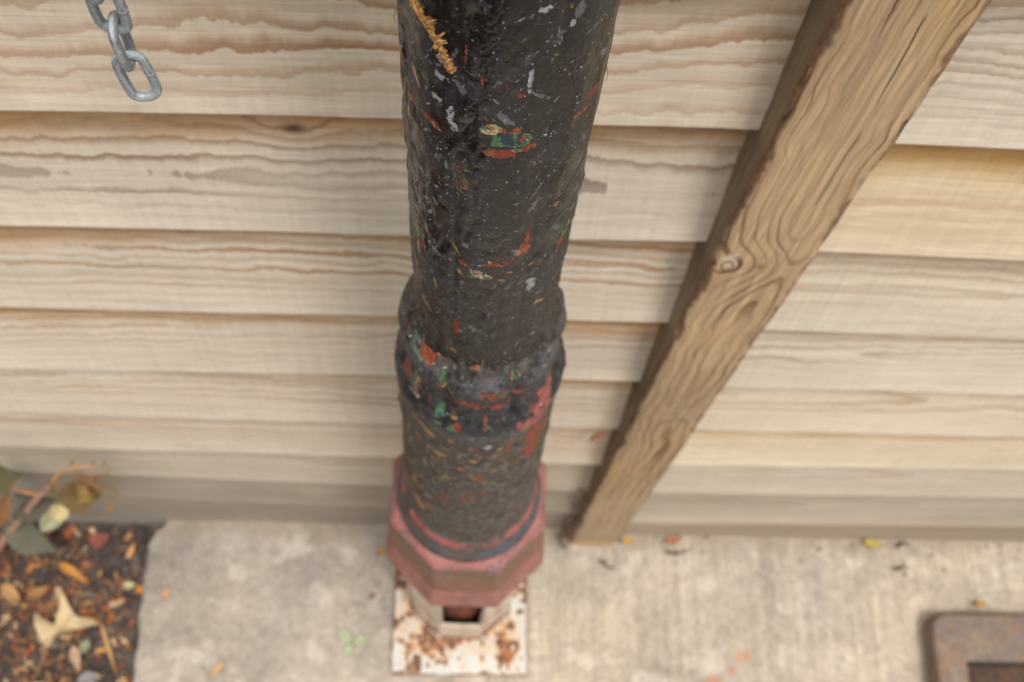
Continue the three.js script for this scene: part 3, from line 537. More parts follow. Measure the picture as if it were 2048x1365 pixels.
  // the white stub under the foot, with a rust-dark slot in its front, and the plate on the concrete
  const TW = tex(512, 512, (x, y, c) => {
    const u = x / 512, v = y / 512, n = fb(u * 7, v * 7, 821), m = fb(u * 30, v * 30, 822), r = sm(0.485, 0.53, n * 0.6 + m * 0.4), h = sm(0.45, 0.49, n * 0.6 + m * 0.4);
    for (let i = 0; i < 3; i++) { let q = mix([190, 186, 178][i], [186, 168, 148][i], sm(0.42, 0.58, fb(u * 5 + 9, v * 5, 823))); q = mix(q, [206, 160, 106][i], h * 0.8); q = mix(q, mix([150, 92, 48][i], [92, 62, 50][i], sm(0.4, 0.6, m)), r); c[i] = q * (0.92 + 0.16 * m); }
  });
  const TS = tex(256, 512, (x, y, c) => { const u = x / 256, v = y / 512, m = fb(u * 20, v * 30, 831), n = fb(u * 5, v * 9, 832); for (let i = 0; i < 3; i++) c[i] = mix(mix([196, 182, 162][i], [184, 150, 130][i], sm(0.45, 0.65, n)), [132, 88, 54][i], 0.8 * sm(0.6, 0.68, m * 0.6 + n * 0.4)) * (0.8 + 0.4 * m); });
  const wm = std({ map: TW, bumpMap: TW, bumpScale: 0.0015, roughness: 0.7 }), sMat = std({ map: TS, bumpMap: TS, bumpScale: 0.0008, roughness: 0.7 });
  // eight faces as slabs with thickness; the front one is only a low sill under the slot
  const ap = 0.0575, side = 2 * ap * Math.tan(Math.PI / 8), stub = [];
  for (let k = 0; k < 8; k++) {
    const a = k * Math.PI / 4, low = k === 0;
    const nU = 8, hTop = (u) => (low ? 0.116 - 0.012 * u + 0.010 * (vn(u * 5, 3, 840) - 0.5) : 0.4565);
    const out = (u, v, t) => { const y = v * hTop(u), rr0 = ap - t + (low ? 0.0025 : 0) - 0.0006 * Math.sin(v * 9), s = (u - 0.5) * (side * (ap - t) / ap) * (low ? 1.06 : 1); return [(s * Math.cos(a) + rr0 * Math.sin(a)) * 1.17, y, -s * Math.sin(a) + rr0 * Math.cos(a)]; };
    stub.push(surf(nU, 10, (u, v) => out(u, v, 0)), surf(nU, 1, (u, v) => out(u, 1, v * 0.006)), surf(nU, 6, (u, v) => out(u, v, 0.006)), surf(1, 6, (u, v) => out(0, v, u * 0.006)), surf(1, 6, (u, v) => out(1, v, u * 0.006)));
  }
  const s = mesh('stub', merge(stub), sMat, column); s.userData.label = 'cream painted hollow stub with a dark slot';
  const rust = tex(256, 256, (x, y, c) => { const m = fb(x / 20, y / 20, 851), n = vn(x / 5, y / 5, 852); const k = 0.5 + 0.9 * m; c[0] = 96 * k + 20 * n; c[1] = 46 * k + 8 * n; c[2] = 24 * k; });
  mesh('rusty_core', new THREE.CylinderGeometry(0.038, 0.046, 0.44, 20, 8), std({ map: rust, bumpMap: rust, bumpScale: 0.002, roughness: 0.95 }), column).position.y = 0.225;
  const cove = surf(160, 8, (a, b) => { const th = (a - 0.5) * 2 * Math.PI, t = b * Math.PI / 2, r = octR(th, ap + 0.001 + 0.008 * (1 - Math.sin(t))); return [1.17 * r * Math.sin(th), 0.0085 + 0.008 * (1 - Math.cos(t)), r * Math.cos(th)]; }, (a, b) => [a * 3, b * 0.15]);
  mesh('weld_fillet', cove, wm, column);
  const plate = []; { const hx = 0.0965, hz = 0.112, T = 0.010;
    const q = (x, z) => 0.0008 * (vn(x * 90, z * 90, 860) - 0.5);
    const ex = (z, s) => s * hx + 0.0022 * (vn(z * 70, s, 861) - 0.5), ez = (x, s) => s * hz + 0.0022 * (vn(x * 70, s, 862) - 0.5);
    plate.push(surf(40, 44, (a, b) => { const z0 = (b * 2 - 1), x0 = (a * 2 - 1); return [x0 * (hx - 0.0012) + (Math.abs(x0) > 0.9 ? 0.0018 * (vn(z0 * 9, x0, 861) - 0.5) : 0), T + q(x0 * hx, z0 * hz), z0 * (hz - 0.0012) + (Math.abs(z0) > 0.9 ? 0.0018 * (vn(x0 * 9, z0, 862) - 0.5) : 0)]; }));
    const R = (w) => [[-1, -1], [1, -1], [1, 1], [-1, 1], [-1, -1]].map((c) => [c[0] * w[0], w[1], c[1] * (w[0] + 0.0155)]);
    const rings = [[hx - 0.001, T - 0.0002], [hx, T - 0.0012], [hx + 0.0002, 0.001]];
    plate.push(surf(40, 2, (a, b) => { const P = R(rings[Math.round(b * 2)]), t = a * 4, i = Math.min(3, Math.floor(t)), f = t - i; return [mix(P[i][0], P[i + 1][0], f), P[i][1], mix(P[i][2], P[i + 1][2], f)]; }, (a, b) => [a * 3, b * 0.05]));
  }
  const pl = mesh('base_plate', merge(plate), wm, column); pl.position.z = 0.0; pl.userData.label = 'white painted square base plate blotched with rust';

  // loose brown fibres caught in the paint down both sides
  const fibres = [];
  for (let i = 0; i < 70; i++) {
    const low = rnd() < 0.8, y = low ? rr(0.72, 0.95) : rr(1.06, 1.34), th = low ? (rnd() < 0.5 ? rr(-1.75, -0.9) : rr(-0.9, 1.5)) : rnd() < 0.75 ? rr(-1.5, -0.7) : rr(-0.7, 1.5), r = radius(th, y), l = rr(0.003, low ? 0.013 : 0.007), d = rr(-0.9, 0.9);
    const P = (k, up) => { const t2 = th + Math.sin(d) * l * k / r, r2 = r + 0.0003 + up; return [r2 * Math.sin(t2), y - Math.cos(d) * l * k * 1.6, r2 * Math.cos(t2)]; };
    fibres.push(taper([P(0, 0), P(0.5, rr(0.0003, 0.0012)), P(1, rr(0, 0.0016))], rr(0.00015, 0.00026), 0.00008, 4, 4));
  }
  const fbm = mesh('fibre', merge(fibres), std({ color: rgb(186, 142, 90), roughness: 0.9 }), column); fbm.userData.kind = 'stuff';
  column.userData.radius = undefined; delete column.userData.radius;

  // the frayed coir strand stuck to the left of the shaft near the top
  const strand = thing('coir_strand', 'frayed golden brown coir strand stuck to the black column near its top', 'rope', [AX, 0, AZ]);
  const deg = Math.PI / 180, path = [[-60, 1.368], [-56, 1.354], [-49, 1.345], [-40, 1.339], [-36.5, 1.335], [-33.5, 1.330], [-31, 1.326], [-29.5, 1.3215]];
  const on = (a, y, lift) => { const r = radius(a * deg, y) + lift; return [r * Math.sin(a * deg), y, r * Math.cos(a * deg)]; };
  const curve = new THREE.CatmullRomCurve3(path.map((p) => new THREE.Vector3(p[0], p[1] * 1000, 0)));
  mesh('core', merge([taper(path.slice(0, 6).map((p) => on(p[0], p[1], 0.0007)), 0.0015, 0.0007, 40, 7), taper(path.slice(4).map((p) => on(p[0], p[1], 0.0005)), 0.0006, 0.0005, 20, 5)]), std({ color: rgb(176, 130, 76), roughness: 0.9, bumpMap: rust, bumpScale: 0.0006 }), strand);
  const sets = [[], []];
  for (let i = 0; i < 64; i++) { // the fibres lie in tufts
    const t = (i + rr(0, 0.9)) / 64, p = curve.getPoint(t), wide = t > 0.18 && t < 0.6 ? 1 : t < 0.72 ? 0.6 : 0.45, side = rnd() < 0.66;
    const lean = side ? rr(0.15, 0.8) : rr(-0.8, 0.3), rise = side ? rr(0.5, 1.25) : rr(-1.4, 0.3), long = (side ? rr(0.0035, 0.0078) : rr(0.0018, 0.0036)) * wide, lift = rr(0.0001, 0.0013);
    for (let k = 0; k < 15; k++) {
      const l = long * rr(0.55, 1.05), dA = (lean + rr(-0.13, 0.13)) * l / 0.0395 / deg, dY = (rise + rr(-0.15, 0.15)) * l, A = p.x + rr(-1.1, 1.1), Y = p.y / 1000 + rr(-0.0010, 0.0010), up = lift + rr(0, 0.0004);
      sets[(i + k) % 2].push(taper([on(A, Y, 0.0005), on(A + dA * 0.5 + rr(-0.2, 0.2), Y + dY * 0.55, 0.0005 + up), on(A + dA, Y + dY, 0.0003 + up * 0.8)], rr(0.00016, 0.0003), 0.0001, 4, 4));
    }
  }
  for (let i = 0; i < 2; i++) { const f = mesh('fibre', merge(sets[i]), std({ color: i ? rgb(206, 160, 100) : rgb(166, 118, 66), roughness: 0.85 }), strand); f.userData.kind = 'stuff'; }
}

// ---------------------------------------------------------------- the galvanised chain
{
  const c = thing('steel_chain', 'end of a galvanised steel chain hanging before the boards at top left', 'chain', [-0.1505, 1.2056, 0.06]);
  const t = tex(256, 256, (x, y, q) => { const n = fb(x / 22, y / 22, 901), m = vn(x / 3, y / 3, 902), k = 0.8 + 0.5 * (n - 0.5) + 0.22 * (m - 0.5); q[0] = 176 * k; q[1] = 184 * k; q[2] = 188 * k; });
  const rg = tex(256, 256, (x, y, q) => { const k = 0.42 + 0.3 * fb(x / 14, y / 14, 903); q[0] = q[1] = q[2] = 255 * k; }, false);
  const m = std({ map: t, metalness: 0.12, roughness: 1, roughnessMap: rg, bumpMap: t, bumpScale: 0.0004 });
  const link = (seam) => {
    const hl = 0.0078, hw = 0.0063, pts = []; // stadium centre line
    for (let i = 0; i < 48; i++) { const a = i / 48 * 2 * Math.PI, s = Math.sin(a); pts.push([hw * Math.sign(Math.cos(a)) * Math.pow(Math.abs(Math.cos(a)), 0.82), hw * s + Math.sign(s) * hl * Math.min(1, Math.abs(s) * 2.2), 0]); }
    const g = [tube(pts, 0.00225, 96, 14, true)];
    if (seam) { const w = new THREE.TorusGeometry(0.00225, 0.00032, 8, 20); w.rotateX(Math.PI / 2); w.translate(hw, 0.0016, 0); g.push(w); }
    return merge(g);
  };
  const G = link(true);
  for (let i = 0; i < 5; i++) {
    const l = mesh('link', G, m, c); l.position.set([0, -0.0006, 0.0002, 0, 0][i], i * 0.0237, [0, -0.0012, 0.0, 0, 0][i]);
    l.rotation.set([-0.10, 0.02, 0.04, 0, 0][i], [0.15, 1.62, -0.12, 1.5, 0.1][i], [0.10, 0.02, -0.06, 0, 0.05][i]);
  }
}

// ---------------------------------------------------------------- the rusty iron base at lower right
{
  const b = thing('iron_base', 'low square rusty iron base with a recessed socket on the concrete, cut off lower right', 'base', [0.83, 0, 0.26]);
  const t = tex(512, 512, (x, y, c) => { const u = x / 512, v = y / 512, n = fb(u * 9, v * 9, 921), m = fb(u * 40, v * 40, 922), r = fb(u * 16 + 5, v * 16, 923); for (let i = 0; i < 3; i++) { let q = mix([122, 106, 92][i], [110, 97, 88][i], sm(0.4, 0.6, n)); q = mix(q, [132, 96, 66][i], sm(0.48, 0.7, r) * 0.5); c[i] = q * (0.85 + 0.3 * m); } });
  const m = std({ map: t, bumpMap: t, bumpScale: 0.0012, roughness: 0.75, metalness: 0.15 });
  const HX = 0.128, HZ = 0.136, IX = 0.094, IZ = 0.080;
  const sh = new THREE.Shape(), r = 0.020; // rounded square
  sh.moveTo(-HX + r, -HZ); sh.lineTo(HX - r, -HZ); sh.absarc(HX - r, -HZ + r, r, -Math.PI / 2, 0); sh.lineTo(HX, HZ - r); sh.absarc(HX - r, HZ - r, r, 0, Math.PI / 2); sh.lineTo(-HX + r, HZ); sh.absarc(-HX + r, HZ - r, r, Math.PI / 2, Math.PI); sh.lineTo(-HX, -HZ + r); sh.absarc(-HX + r, -HZ + r, r, Math.PI, 1.5 * Math.PI);
  const ho = new THREE.Path(); ho.moveTo(-IX, -IZ); ho.lineTo(-IX, IZ); ho.lineTo(IX, IZ); ho.lineTo(IX, -IZ); ho.lineTo(-IX, -IZ); sh.holes.push(ho);
  const g = new THREE.ExtrudeGeometry(sh, { depth: 0.029, bevelEnabled: true, bevelThickness: 0.006, bevelSize: 0.006, bevelSegments: 4, curveSegments: 10 });
  g.rotateX(-Math.PI / 2); g.translate(0, 0.006, 0);
  { const p = g.attributes.position, uv = g.attributes.uv; for (let i = 0; i < p.count; i++) uv.setXY(i, p.getX(i) * 4 + p.getY(i) * 4, p.getZ(i) * 4 + p.getY(i) * 4); }
  mesh('frame', g, m, b);
  const well = [];
  const sock = [[-IX + 0.006, -IZ + 0.006, IX - 0.006, IZ - 0.006, 0.034], [-IX + 0.022, -IZ + 0.010, IX - 0.022, IZ - 0.016, 0.0045]];
  const ring = (q) => [[q[0], q[4], q[1]], [q[2], q[4], q[1]], [q[2], q[4], q[3]], [q[0], q[4], q[3]], [q[0], q[4], q[1]]];
  well.push(surf(4, 1, (a, bq) => ring(sock[Math.round(bq)])[Math.round(a * 4)], (a, bq) => [a, bq * 0.2]).toNonIndexed());
  well.push(surf(2, 2, (a, bq) => [mix(sock[1][0], sock[1][2], a), sock[1][4], mix(sock[1][1], sock[1][3], bq)]).toNonIndexed());
  const wgm = merge(well); wgm.computeVertexNormals();
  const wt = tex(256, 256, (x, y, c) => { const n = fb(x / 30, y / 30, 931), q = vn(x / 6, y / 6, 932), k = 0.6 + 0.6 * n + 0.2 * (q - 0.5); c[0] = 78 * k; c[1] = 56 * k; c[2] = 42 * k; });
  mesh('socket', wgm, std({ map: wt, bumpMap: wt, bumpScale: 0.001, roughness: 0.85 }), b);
  b.rotation.y = 0.0;
}

// ---------------------------------------------------------------- fallen leaves and litter
function leafGeometry(len, wid, o = {}) { // a leaf along +x with a midrib fold, a curl and a little thickness
  const { tip = 1.3, base = 0.7, fold = 0.25, curl = 0.5, wave = 0.12, twist = 0, seed = 1 } = o;
  const face = (dz) => surf(14, 8, (a, b) => {
    const s = b * 2 - 1, w = wid / 2 * Math.pow(Math.sin(Math.PI * Math.pow(a, base)), tip) + 0.0006 * wid / 0.02 * (a > 0.02 && a < 0.98 ? 1 : 0.2), jag = 1 + 0.16 * (vn(a * 11, Math.sign(s) * 3, seed) - 0.5);
    let x = (a - 0.5) * len, y = dz + Math.abs(s) * w * fold + curl * len * (a - 0.5) * (a - 0.5) + wave * wid * (vn(a * 4, s * 1.5, seed + 1) - 0.5) * 2, z = s * w * jag;
    if (twist) { const c = Math.cos(twist * (a - 0.5)), q = Math.sin(twist * (a - 0.5)), y2 = y * c - z * q; z = y * q + z * c; y = y2; }
    return [x, y, z];
  });
  const stem = taper([[-len / 2, curl * len * 0.25, 0], [-len * 0.58, curl * len * 0.25 + 0.001, len * 0.02], [-len * 0.7, curl * len * 0.2, len * 0.05]], 0.0007, 0.0004, 5, 5);
  return { blade: merge([face(0), face(-0.0003)]), stem };
}
const leafMats = {};
function leafMat(r, g, b) {
  const key = r + '_' + g + '_' + b; if (leafMats[key]) return leafMats[key];
  return leafMats[key] = new THREE.MeshPhysicalMaterial({ color: rgb(r, g, b), roughness: 0.85, side: THREE.DoubleSide, transmission: 0.25, thickness: 0 });
}
function leaf(name, label, [x, y, z], len, wid, turn, col, o = {}, category = 'leaf') {
  const t = thing(name, label, category, [x, y, z], name === 'soil_leaf' ? 'leaves lying on the soil bed' : name === 'fallen_leaf' ? 'small leaves fallen on the concrete' : undefined), g = leafGeometry(len, wid, o);
  mesh('blade', g.blade, leafMat(...col), t); if (o.stem !== false) mesh('stem', g.stem, leafMat(...col.map((q) => q * 0.75)), t);
  t.rotation.set(o.rx ?? 0, turn, o.rz ?? 0, 'YXZ'); return t;
}
leaf('fallen_leaf', 'small yellow leaf curled against the foot of the timber upright', [0.263, 0.004, 0.014], 0.019, 0.010, 0.2, [196, 150, 62], { curl: 0.6, seed: 3 });
leaf('fallen_leaf', 'folded orange leaf on the concrete at the wall, right of the upright', [0.331, 0.005, 0.013], 0.028, 0.010, 0.25, [176, 112, 70], { fold: 1.0, curl: 1.0, seed: 5 });
leaf('fallen_leaf', 'yellow green leaf with a brown tip by the ground board at far right', [0.638, 0.004, 0.012], 0.034, 0.012, -0.15, [178, 158, 76], { fold: 0.7, curl: 0.8, seed: 7 });
leaf('fallen_leaf', 'tiny yellow leaf on the concrete left of the red octagonal foot', [-0.105, 0.003, 0.038], 0.014, 0.010, 0.6, [192, 148, 62], { seed: 9 });
leaf('fallen_leaf', 'small amber leaf lying behind the rusty iron base', [0.790, 0.006, 0.099], 0.018, 0.009, 0.1, [186, 138, 56], { curl: 0.8, seed: 11 });
leaf('fallen_leaf', 'small pale orange leaf on the concrete near its broken left edge', [-0.411, 0.003, 0.103], 0.018, 0.008, 1.1, [206, 152, 96], { seed: 13 });
leaf('fallen_leaf', 'narrow pale tan leaf on the concrete at the bottom of the view', [-0.326, 0.003, 0.207], 0.028, 0.008, 0.9, [206, 166, 112], { seed: 15 });
leaf('dead_leaf', 'shrivelled brown leaf caught in a web on the boards left of the upright', [0.152, 0.516, 0.008], 0.022, 0.009, 0.3, [142, 92, 56], { rx: 1.2, fold: 0.8, curl: 1.0, seed: 17 });
{ // the sprig with three pale green leaflets
  const s = thing('green_sprig', 'sprig of three pale green leaflets lying on the concrete left of the base plate', 'leaf', [-0.140, 0.002, 0.169]);
  for (const [x, z, a, l] of [[-0.012, -0.010, 2.45, 0.026], [0.012, -0.004, 0.35, 0.020], [-0.006, 0.012, -2.0, 0.020]]) { const g = leafGeometry(l, l * 0.55, { curl: 0.3, fold: 0.2, seed: Math.round(l * 999) }).blade, q = mesh('leaflet', g, leafMat(172, 180, 140), s); q.position.set(x, 0.002, z); q.rotation.y = a; }
  mesh('stem', taper([[0.002, 0.002, 0.014], [0, 0.003, 0], [-0.004, 0.002, -0.004]], 0.0007, 0.0004), leafMat(150, 140, 90), s);
}
const debrisMat = std({ color: rgb(78, 62, 48), roughness: 0.95 });
function bit(label, x, z, pts, r, col = debrisMat) { const t = thing('twig', label, 'twig', [x, 0.002, z], 'dark scraps lying on the concrete'); mesh('stem', taper(pts, r, r * 0.55, 10, 6), col, t); mesh('side_shoot', taper([pts[1], [pts[1][0] + 0.004, 0.004, pts[1][2] - 0.004]], r * 0.7, r * 0.4, 4, 5), col, t); }
bit('dark curved scrap of twig on the concrete in front of the folded orange leaf', 0.335, 0.030, [[-0.016, 0.001, -0.002], [-0.004, 0.002, 0.003], [0.006, 0.001, 0.001], [0.018, 0.002, -0.003]], 0.0024);
bit('dark brown scrap of twig on the concrete below the foot of the upright', 0.229, 0.051, [[-0.012, 0.001, -0.006], [-0.003, 0.002, -0.002], [0.004, 0.001, 0.005], [0.011, 0.002, 0.004]], 0.0022);
bit('short dark scrap of twig on the concrete above the rusty iron base', 0.676, 0.047, [[-0.010, 0.001, 0.001], [-0.003, 0.002, 0.002], [0.004, 0.001, -0.001], [0.011, 0.002, 0.001]], 0.0026);
bit('dark knobbly scrap of twig by the ground board beside the yellow green leaf', 0.682, 0.011, [[-0.008, 0.001, 0.004], [-0.003, 0.002, 0.001], [0.004, 0.001, -0.003], [0.009, 0.002, 0.002]], 0.003);
bit('tiny round brown seed husk on the concrete left of the base plate', -0.115, 0.104, [[-0.003, 0.001, 0.001], [-0.001, 0.002, 0.0], [0.001, 0.002, 0.0], [0.003, 0.001, -0.001]], 0.0028, std({ color: rgb(120, 72, 46), roughness: 0.9 }));
{ // crumbs along the foot of the wall and over the concrete
  const list = []; for (let i = 0; i < 110; i++) { const near = rnd() < 0.62, x = near ? rr(0.24, 1.1) : rr(-0.42, 1.1), z = near ? Math.pow(rnd(), 2) * 0.06 + 0.006 : rr(0.02, 0.3), s = rr(0.0008, near ? 0.0026 : 0.0016); const g = new THREE.IcosahedronGeometry(s, 0); g.scale(rr(0.8, 1.8), rr(0.4, 0.9), rr(0.7, 1.3)); g.rotateY(rr(0, 3)); g.translate(x, s * 0.5, z); list.push(g); }
  for (let i = 0; i < 110; i++) { const y = rr(0.0, 1) ** 2 * 0.30, s = rr(0.0008, 0.0026); const g = new THREE.IcosahedronGeometry(s, 0); g.scale(1, rr(0.6, 2), 1); g.translate(0.169 - rr(0, 0.012), y, rr(0.002, 0.028)); list.push(g); }
  const o = mesh('debris', merge(list), std({ color: rgb(92, 74, 58), roughness: 1 })); tag(o, 'dark crumbs of dirt along the foot of the boards and upright', 'debris'); o.userData.kind = 'stuff';
}

// the litter on the soil
{
  const groups = [[[160, 98, 46], 1000], [[184, 134, 76], 900], [[112, 76, 52], 1400], [[70, 60, 55], 3600], [[170, 88, 42], 700], [[192, 162, 122], 700]];
  groups.forEach(([col, n], gi) => {
    const list = [];
    for (let i = 0; i < n; i++) {
      const edge = rnd(), x = -0.46 - Math.pow(edge, 1.0) * 0.55, z = rr(0.01, 0.42), needle = rnd() < 0.5, dens = fb(x * 9, z * 9, 950 + gi);
      if (dens < 0.42 || (x > -0.53 && rnd() < 0.62 && gi !== 3) || (z < 0.10 && rnd() < 0.55 && gi !== 3 && gi !== 2)) continue;
      let g;
      if (needle) { const l = rr(0.008, 0.032), k = rr(-0.004, 0.004); g = taper([[-l / 2, 0, 0], [0, rr(0.001, 0.004), k], [l / 2, rr(0, 0.003), -k]], rr(0.0005, 0.0011), 0.0004, 5, 4); }
      else { const l = rr(0.004, 0.02), w = l * rr(0.12, 0.38); g = new THREE.BoxGeometry(l, rr(0.0006, 0.002), w, 2, 1, 1); const p = g.attributes.position; for (let k = 0; k < p.count; k++) p.setXYZ(k, p.getX(k) * (1 + 0.3 * (h3(k % 6, i, 3) - 0.5)), p.getY(k) + (p.getX(k) / l) ** 2 * l * 0.5, p.getZ(k) * (1 + 0.6 * (h3(k % 6, i, 4) - 0.5))); g.rotateX(rr(-0.6, 0.6)); g.rotateZ(rr(-0.5, 0.5)); }
      g.rotateY(rr(0, 6.28)); g.translate(x, soilHeight(x, z) + rr(0.001, 0.007), z); list.push(g);
    }
    const g = merge(list); g.computeVertexNormals();
    const o = mesh('leaf_litter', g, std({ color: rgb(...col), roughness: 0.9 })); tag(o, ['orange brown', 'golden', 'dark brown', 'grey black', 'rust red', 'pale straw'][gi] + ' bits of leaf and bark strewn over the soil bed', 'litter'); o.userData.kind = 'stuff';
  });
}
{ // the big curled tan leaf with pointed lobes
  const t = thing('curled_leaf', 'large pale tan curled leaf with three pointed lobes on the soil', 'leaf', [-0.551, -0.006, 0.150]);
  const out = [[-0.040, -0.014], [-0.034, 0.006], [-0.024, 0.026], [-0.012, 0.032], [-0.007, 0.016], [-0.002, 0.010], [0.006, 0.010], [0.020, 0.006], [0.040, 0.005], [0.055, 0.003], [0.052, -0.004], [0.036, -0.008], [0.022, -0.010], [0.012, -0.018], [0.004, -0.032], [-0.003, -0.044], [-0.005, -0.028], [-0.008, -0.012], [-0.014, -0.001], [-0.022, 0.004], [-0.031, -0.002]];
  const c = new THREE.CatmullRomCurve3(out.map((p) => new THREE.Vector3(p[0], 0, p[1])), true, 'catmullrom', 0.35), cx = -0.006, cz = 0.004;
  const face = (dy) => surf(96, 8, (a, b) => { const p = c.getPointAt(a % 1), x = mix(cx, p.x, b), z = mix(cz, p.z, b), rr0 = Math.hypot(x - cx, z - cz); return [x, dy + 0.008 + rr0 * rr0 * 9 - 0.006 * Math.exp(-(((z - 0.3 * x) / 0.005) ** 2)) - 0.004 * Math.exp(-(((z + 1.4 * x + 0.004) / 0.006) ** 2)) + 0.004 * (vn(x * 90, z * 90, 961) - 0.5), z]; });
  mesh('blade', merge([face(0), face(-0.0004)]), leafMat(206, 180, 138), t);
  mesh('stem', taper([[-0.014, 0.011, 0.028], [-0.020, 0.006, 0.045], [-0.026, 0.002, 0.066]], 0.0016, 0.0012), leafMat(150, 116, 80), t);
}
const S = (x, z, up = 0.006) => [x, soilHeight(x, z) + up, z];
leaf('soil_leaf', 'pale pink tan leaf standing on edge below the large curled leaf', S(-0.530, 0.196, 0.010), 0.040, 0.013, -1.2, [196, 160, 130], { fold: 0.7, wave: 0.3, seed: 21 });
leaf('soil_leaf', 'small grey green leaf among the litter below the large curled leaf', S(-0.520, 0.176, 0.010), 0.024, 0.013, 1.2, [146, 146, 112], { seed: 23, wave: 0.35, fold: 0.5 });
leaf('soil_leaf', 'curled golden leaf strip lying across the dark soil', S(-0.553, 0.074, 0.012), 0.058, 0.013, -0.55, [198, 138, 62], { fold: 0.9, curl: 0.2, wave: 0.3, seed: 25 });
leaf('soil_leaf', 'pale cream rounded leaf on the soil by the edge of the concrete', S(-0.470, 0.090, 0.010), 0.020, 0.010, 0.1, [200, 190, 140], { seed: 27, wave: 0.3 });
leaf('soil_leaf', 'orange leaf at the edge of the concrete beside the cream leaf', S(-0.450, 0.096, 0.012), 0.020, 0.012, 0.5, [196, 128, 50], { seed: 29 });
leaf('soil_leaf', 'brick red leaf on the soil close under the wall', S(-0.522, 0.024, 0.010), 0.032, 0.022, 0.5, [140, 76, 58], { seed: 31, curl: 0.2 });
leaf('soil_leaf', 'dull red leaf lying right of the golden strip', S(-0.535, 0.062, 0.006), 0.024, 0.015, 0.1, [130, 74, 54], { seed: 33 });
leaf('soil_leaf', 'orange leaf standing upright at the wall above the red leaf', S(-0.566, 0.014, 0.014), 0.026, 0.013, 1.3, [160, 84, 42], { seed: 35 });
leaf('soil_leaf', 'slim pale orange leaf standing near the top of the concrete edge', S(-0.476, 0.040, 0.012), 0.026, 0.008, 1.25, [216, 160, 100], { seed: 37 });
leaf('soil_leaf', 'flat grey brown leaf in the soil beside the cream leaf', S(-0.472, 0.058, 0.004), 0.040, 0.022, 1.3, [104, 92, 84], { seed: 39, curl: 0.1 });
leaf('soil_leaf', 'tan leaf at the left edge of the picture above the curled leaf', S(-0.632, 0.108, 0.012), 0.044, 0.018, -0.7, [186, 142, 92], { seed: 41, wave: 0.4, fold: 0.7, curl: 0.9 });
leaf('soil_leaf', 'golden tan leaf between the left edge and the curled leaf', S(-0.594, 0.104, 0.012), 0.036, 0.016, 0.6, [168, 122, 74], { seed: 43, wave: 0.4, fold: 0.7, curl: 0.9 });
leaf('soil_leaf', 'long thin straw coloured leaf blade lying right of the pink leaf', S(-0.487, 0.180, 0.008), 0.085, 0.005, -1.15, [200, 154, 96], { seed: 45, curl: 0.05, stem: false });
leaf('soil_leaf', 'broad tan leaf at the bottom left corner', S(-0.575, 0.236, 0.010), 0.060, 0.016, 0.15, [206, 166, 128], { seed: 47 });
leaf('soil_leaf', 'pale grey blue leaf at the bottom edge of the soil', S(-0.505, 0.222, 0.008), 0.040, 0.020, 0.3, [138, 130, 126], { seed: 49, wave: 0.3, fold: 0.5 });

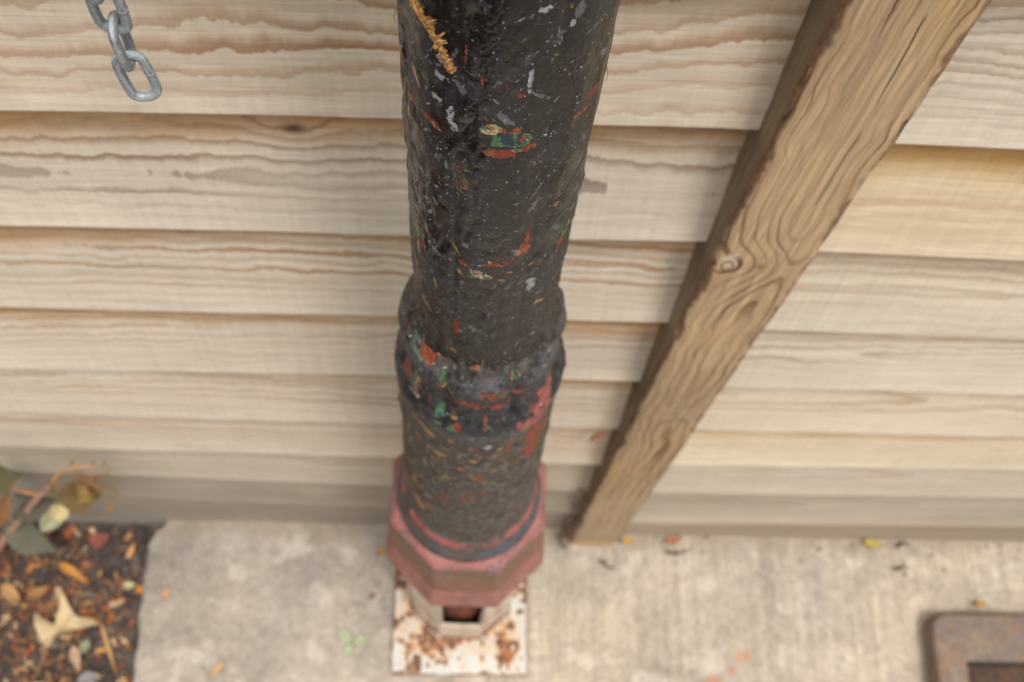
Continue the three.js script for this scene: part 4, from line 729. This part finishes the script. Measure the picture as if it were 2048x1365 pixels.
// ---------------------------------------------------------------- the dry plant at the left edge, leaning before the wall
{
  const p = thing('dry_plant', 'dry garden plant with browning leaves and a seed head leaning before the wall', 'plant', [-0.62, -0.02, 0.05]);
  const at = (x, y, z) => [x + 0.62, y + 0.02, z - 0.05], bark = std({ color: rgb(164, 128, 104), roughness: 0.9 }), dryStem = std({ color: rgb(186, 136, 84), roughness: 0.9 });
  mesh('stem', taper([at(-0.68, -0.03, 0.05), at(-0.585, 0.148, 0.042), at(-0.501, 0.306, 0.04), at(-0.462, 0.375, 0.04)], 0.0065, 0.0038, 20, 8), bark, p);
  mesh('stem', taper([at(-0.462, 0.375, 0.04), at(-0.443, 0.414, 0.04), at(-0.416, 0.448, 0.04), at(-0.391, 0.460, 0.042)], 0.0026, 0.0012, 14, 6), dryStem, p);
  mesh('stem', taper([at(-0.520, 0.400, 0.04), at(-0.512, 0.335, 0.04), at(-0.492, 0.318, 0.04), at(-0.470, 0.335, 0.04)], 0.0022, 0.0013, 14, 6), dryStem, p);
  const put = (name, [x, y, z], len, wid, rx, ry, rz, col, o) => { const q = mesh(name, leafGeometry(len, wid, o).blade, leafMat(...col), p); q.position.set(...at(x, y, z)); q.rotation.set(rx, ry, rz, 'YXZ'); return q; };
  put('leaf', [-0.500, 0.420, 0.04], 0.046, 0.040, 0.9, 0.3, 0.2, [86, 76, 36], { seed: 61, fold: 0.4, curl: 0.6 });
  put('leaf', [-0.522, 0.400, 0.045], 0.040, 0.036, 0.9, 1.3, -0.2, [104, 92, 40], { seed: 62, fold: 0.5 });
  put('leaf', [-0.432, 0.358, 0.045], 0.050, 0.040, 1.0, 0.4, 0.4, [104, 82, 34], { seed: 63, fold: 0.5, wave: 0.3 });
  put('leaf', [-0.420, 0.372, 0.05], 0.034, 0.026, 0.7, -0.6, 0.4, [146, 120, 56], { seed: 64, fold: 0.6, wave: 0.3 });
  put('leaf', [-0.462, 0.352, 0.042], 0.034, 0.016, 1.1, -0.5, -0.3, [96, 84, 44], { seed: 65, fold: 0.8 });
  put('leaf', [-0.493, 0.262, 0.05], 0.052, 0.024, 0.9, 1.05, 0.35, [160, 156, 122], { seed: 66, fold: 0.35 }).userData.label = 'pale cream leaf';
  put('leaf', [-0.478, 0.292, 0.05], 0.030, 0.024, 0.9, 1.05, 0.3, [196, 176, 124], { seed: 67, fold: 0.35 });
  put('leaf', [-0.566, 0.128, 0.055], 0.085, 0.044, 0.55, -0.40, 0.0, [98, 94, 76], { seed: 68, fold: 0.15, curl: 0.15 }).userData.label = 'large grey green leaf';
  put('leaf', [-0.512, 0.285, 0.03], 0.050, 0.018, 1.2, -0.2, -0.1, [70, 66, 54], { seed: 69, fold: 0.6 });
  put('leaf', [-0.552, 0.285, 0.05], 0.050, 0.022, 0.8, 1.4, 0.2, [128, 84, 40], { seed: 70, fold: 0.6 });
  put('leaf', [-0.566, 0.300, 0.055], 0.046, 0.018, 0.8, 1.5, 0.1, [206, 206, 190], { seed: 71, fold: 0.5 });
  put('leaf', [-0.530, 0.240, 0.035], 0.056, 0.030, 1.1, 0.6, 0.2, [92, 86, 68], { seed: 72, fold: 0.3 });
  const head = [];
  for (let i = 0; i < 30; i++) {
    const b = [-0.418 + rr(-0.006, 0.006), 0.395 + rr(-0.03, 0.05), 0.043], e = [-0.402 + rr(-0.030, 0.022), 0.390 + rr(-0.050, 0.062), 0.045 + rr(-0.02, 0.02)];
    head.push(taper([at(...b), at((b[0] + e[0]) / 2, (b[1] + e[1]) / 2 + 0.004, 0.046), at(...e)], 0.0006, 0.0004, 5, 4));
    const s = new THREE.IcosahedronGeometry(rr(0.0012, 0.0028), 1); s.translate(...at(...e)); head.push(s);
  }
  const hd = mesh('seed_head', merge(head), std({ color: rgb(142, 104, 60), roughness: 0.85 }), p); hd.userData.kind = 'stuff';
}

renderer.render(scene, camera);
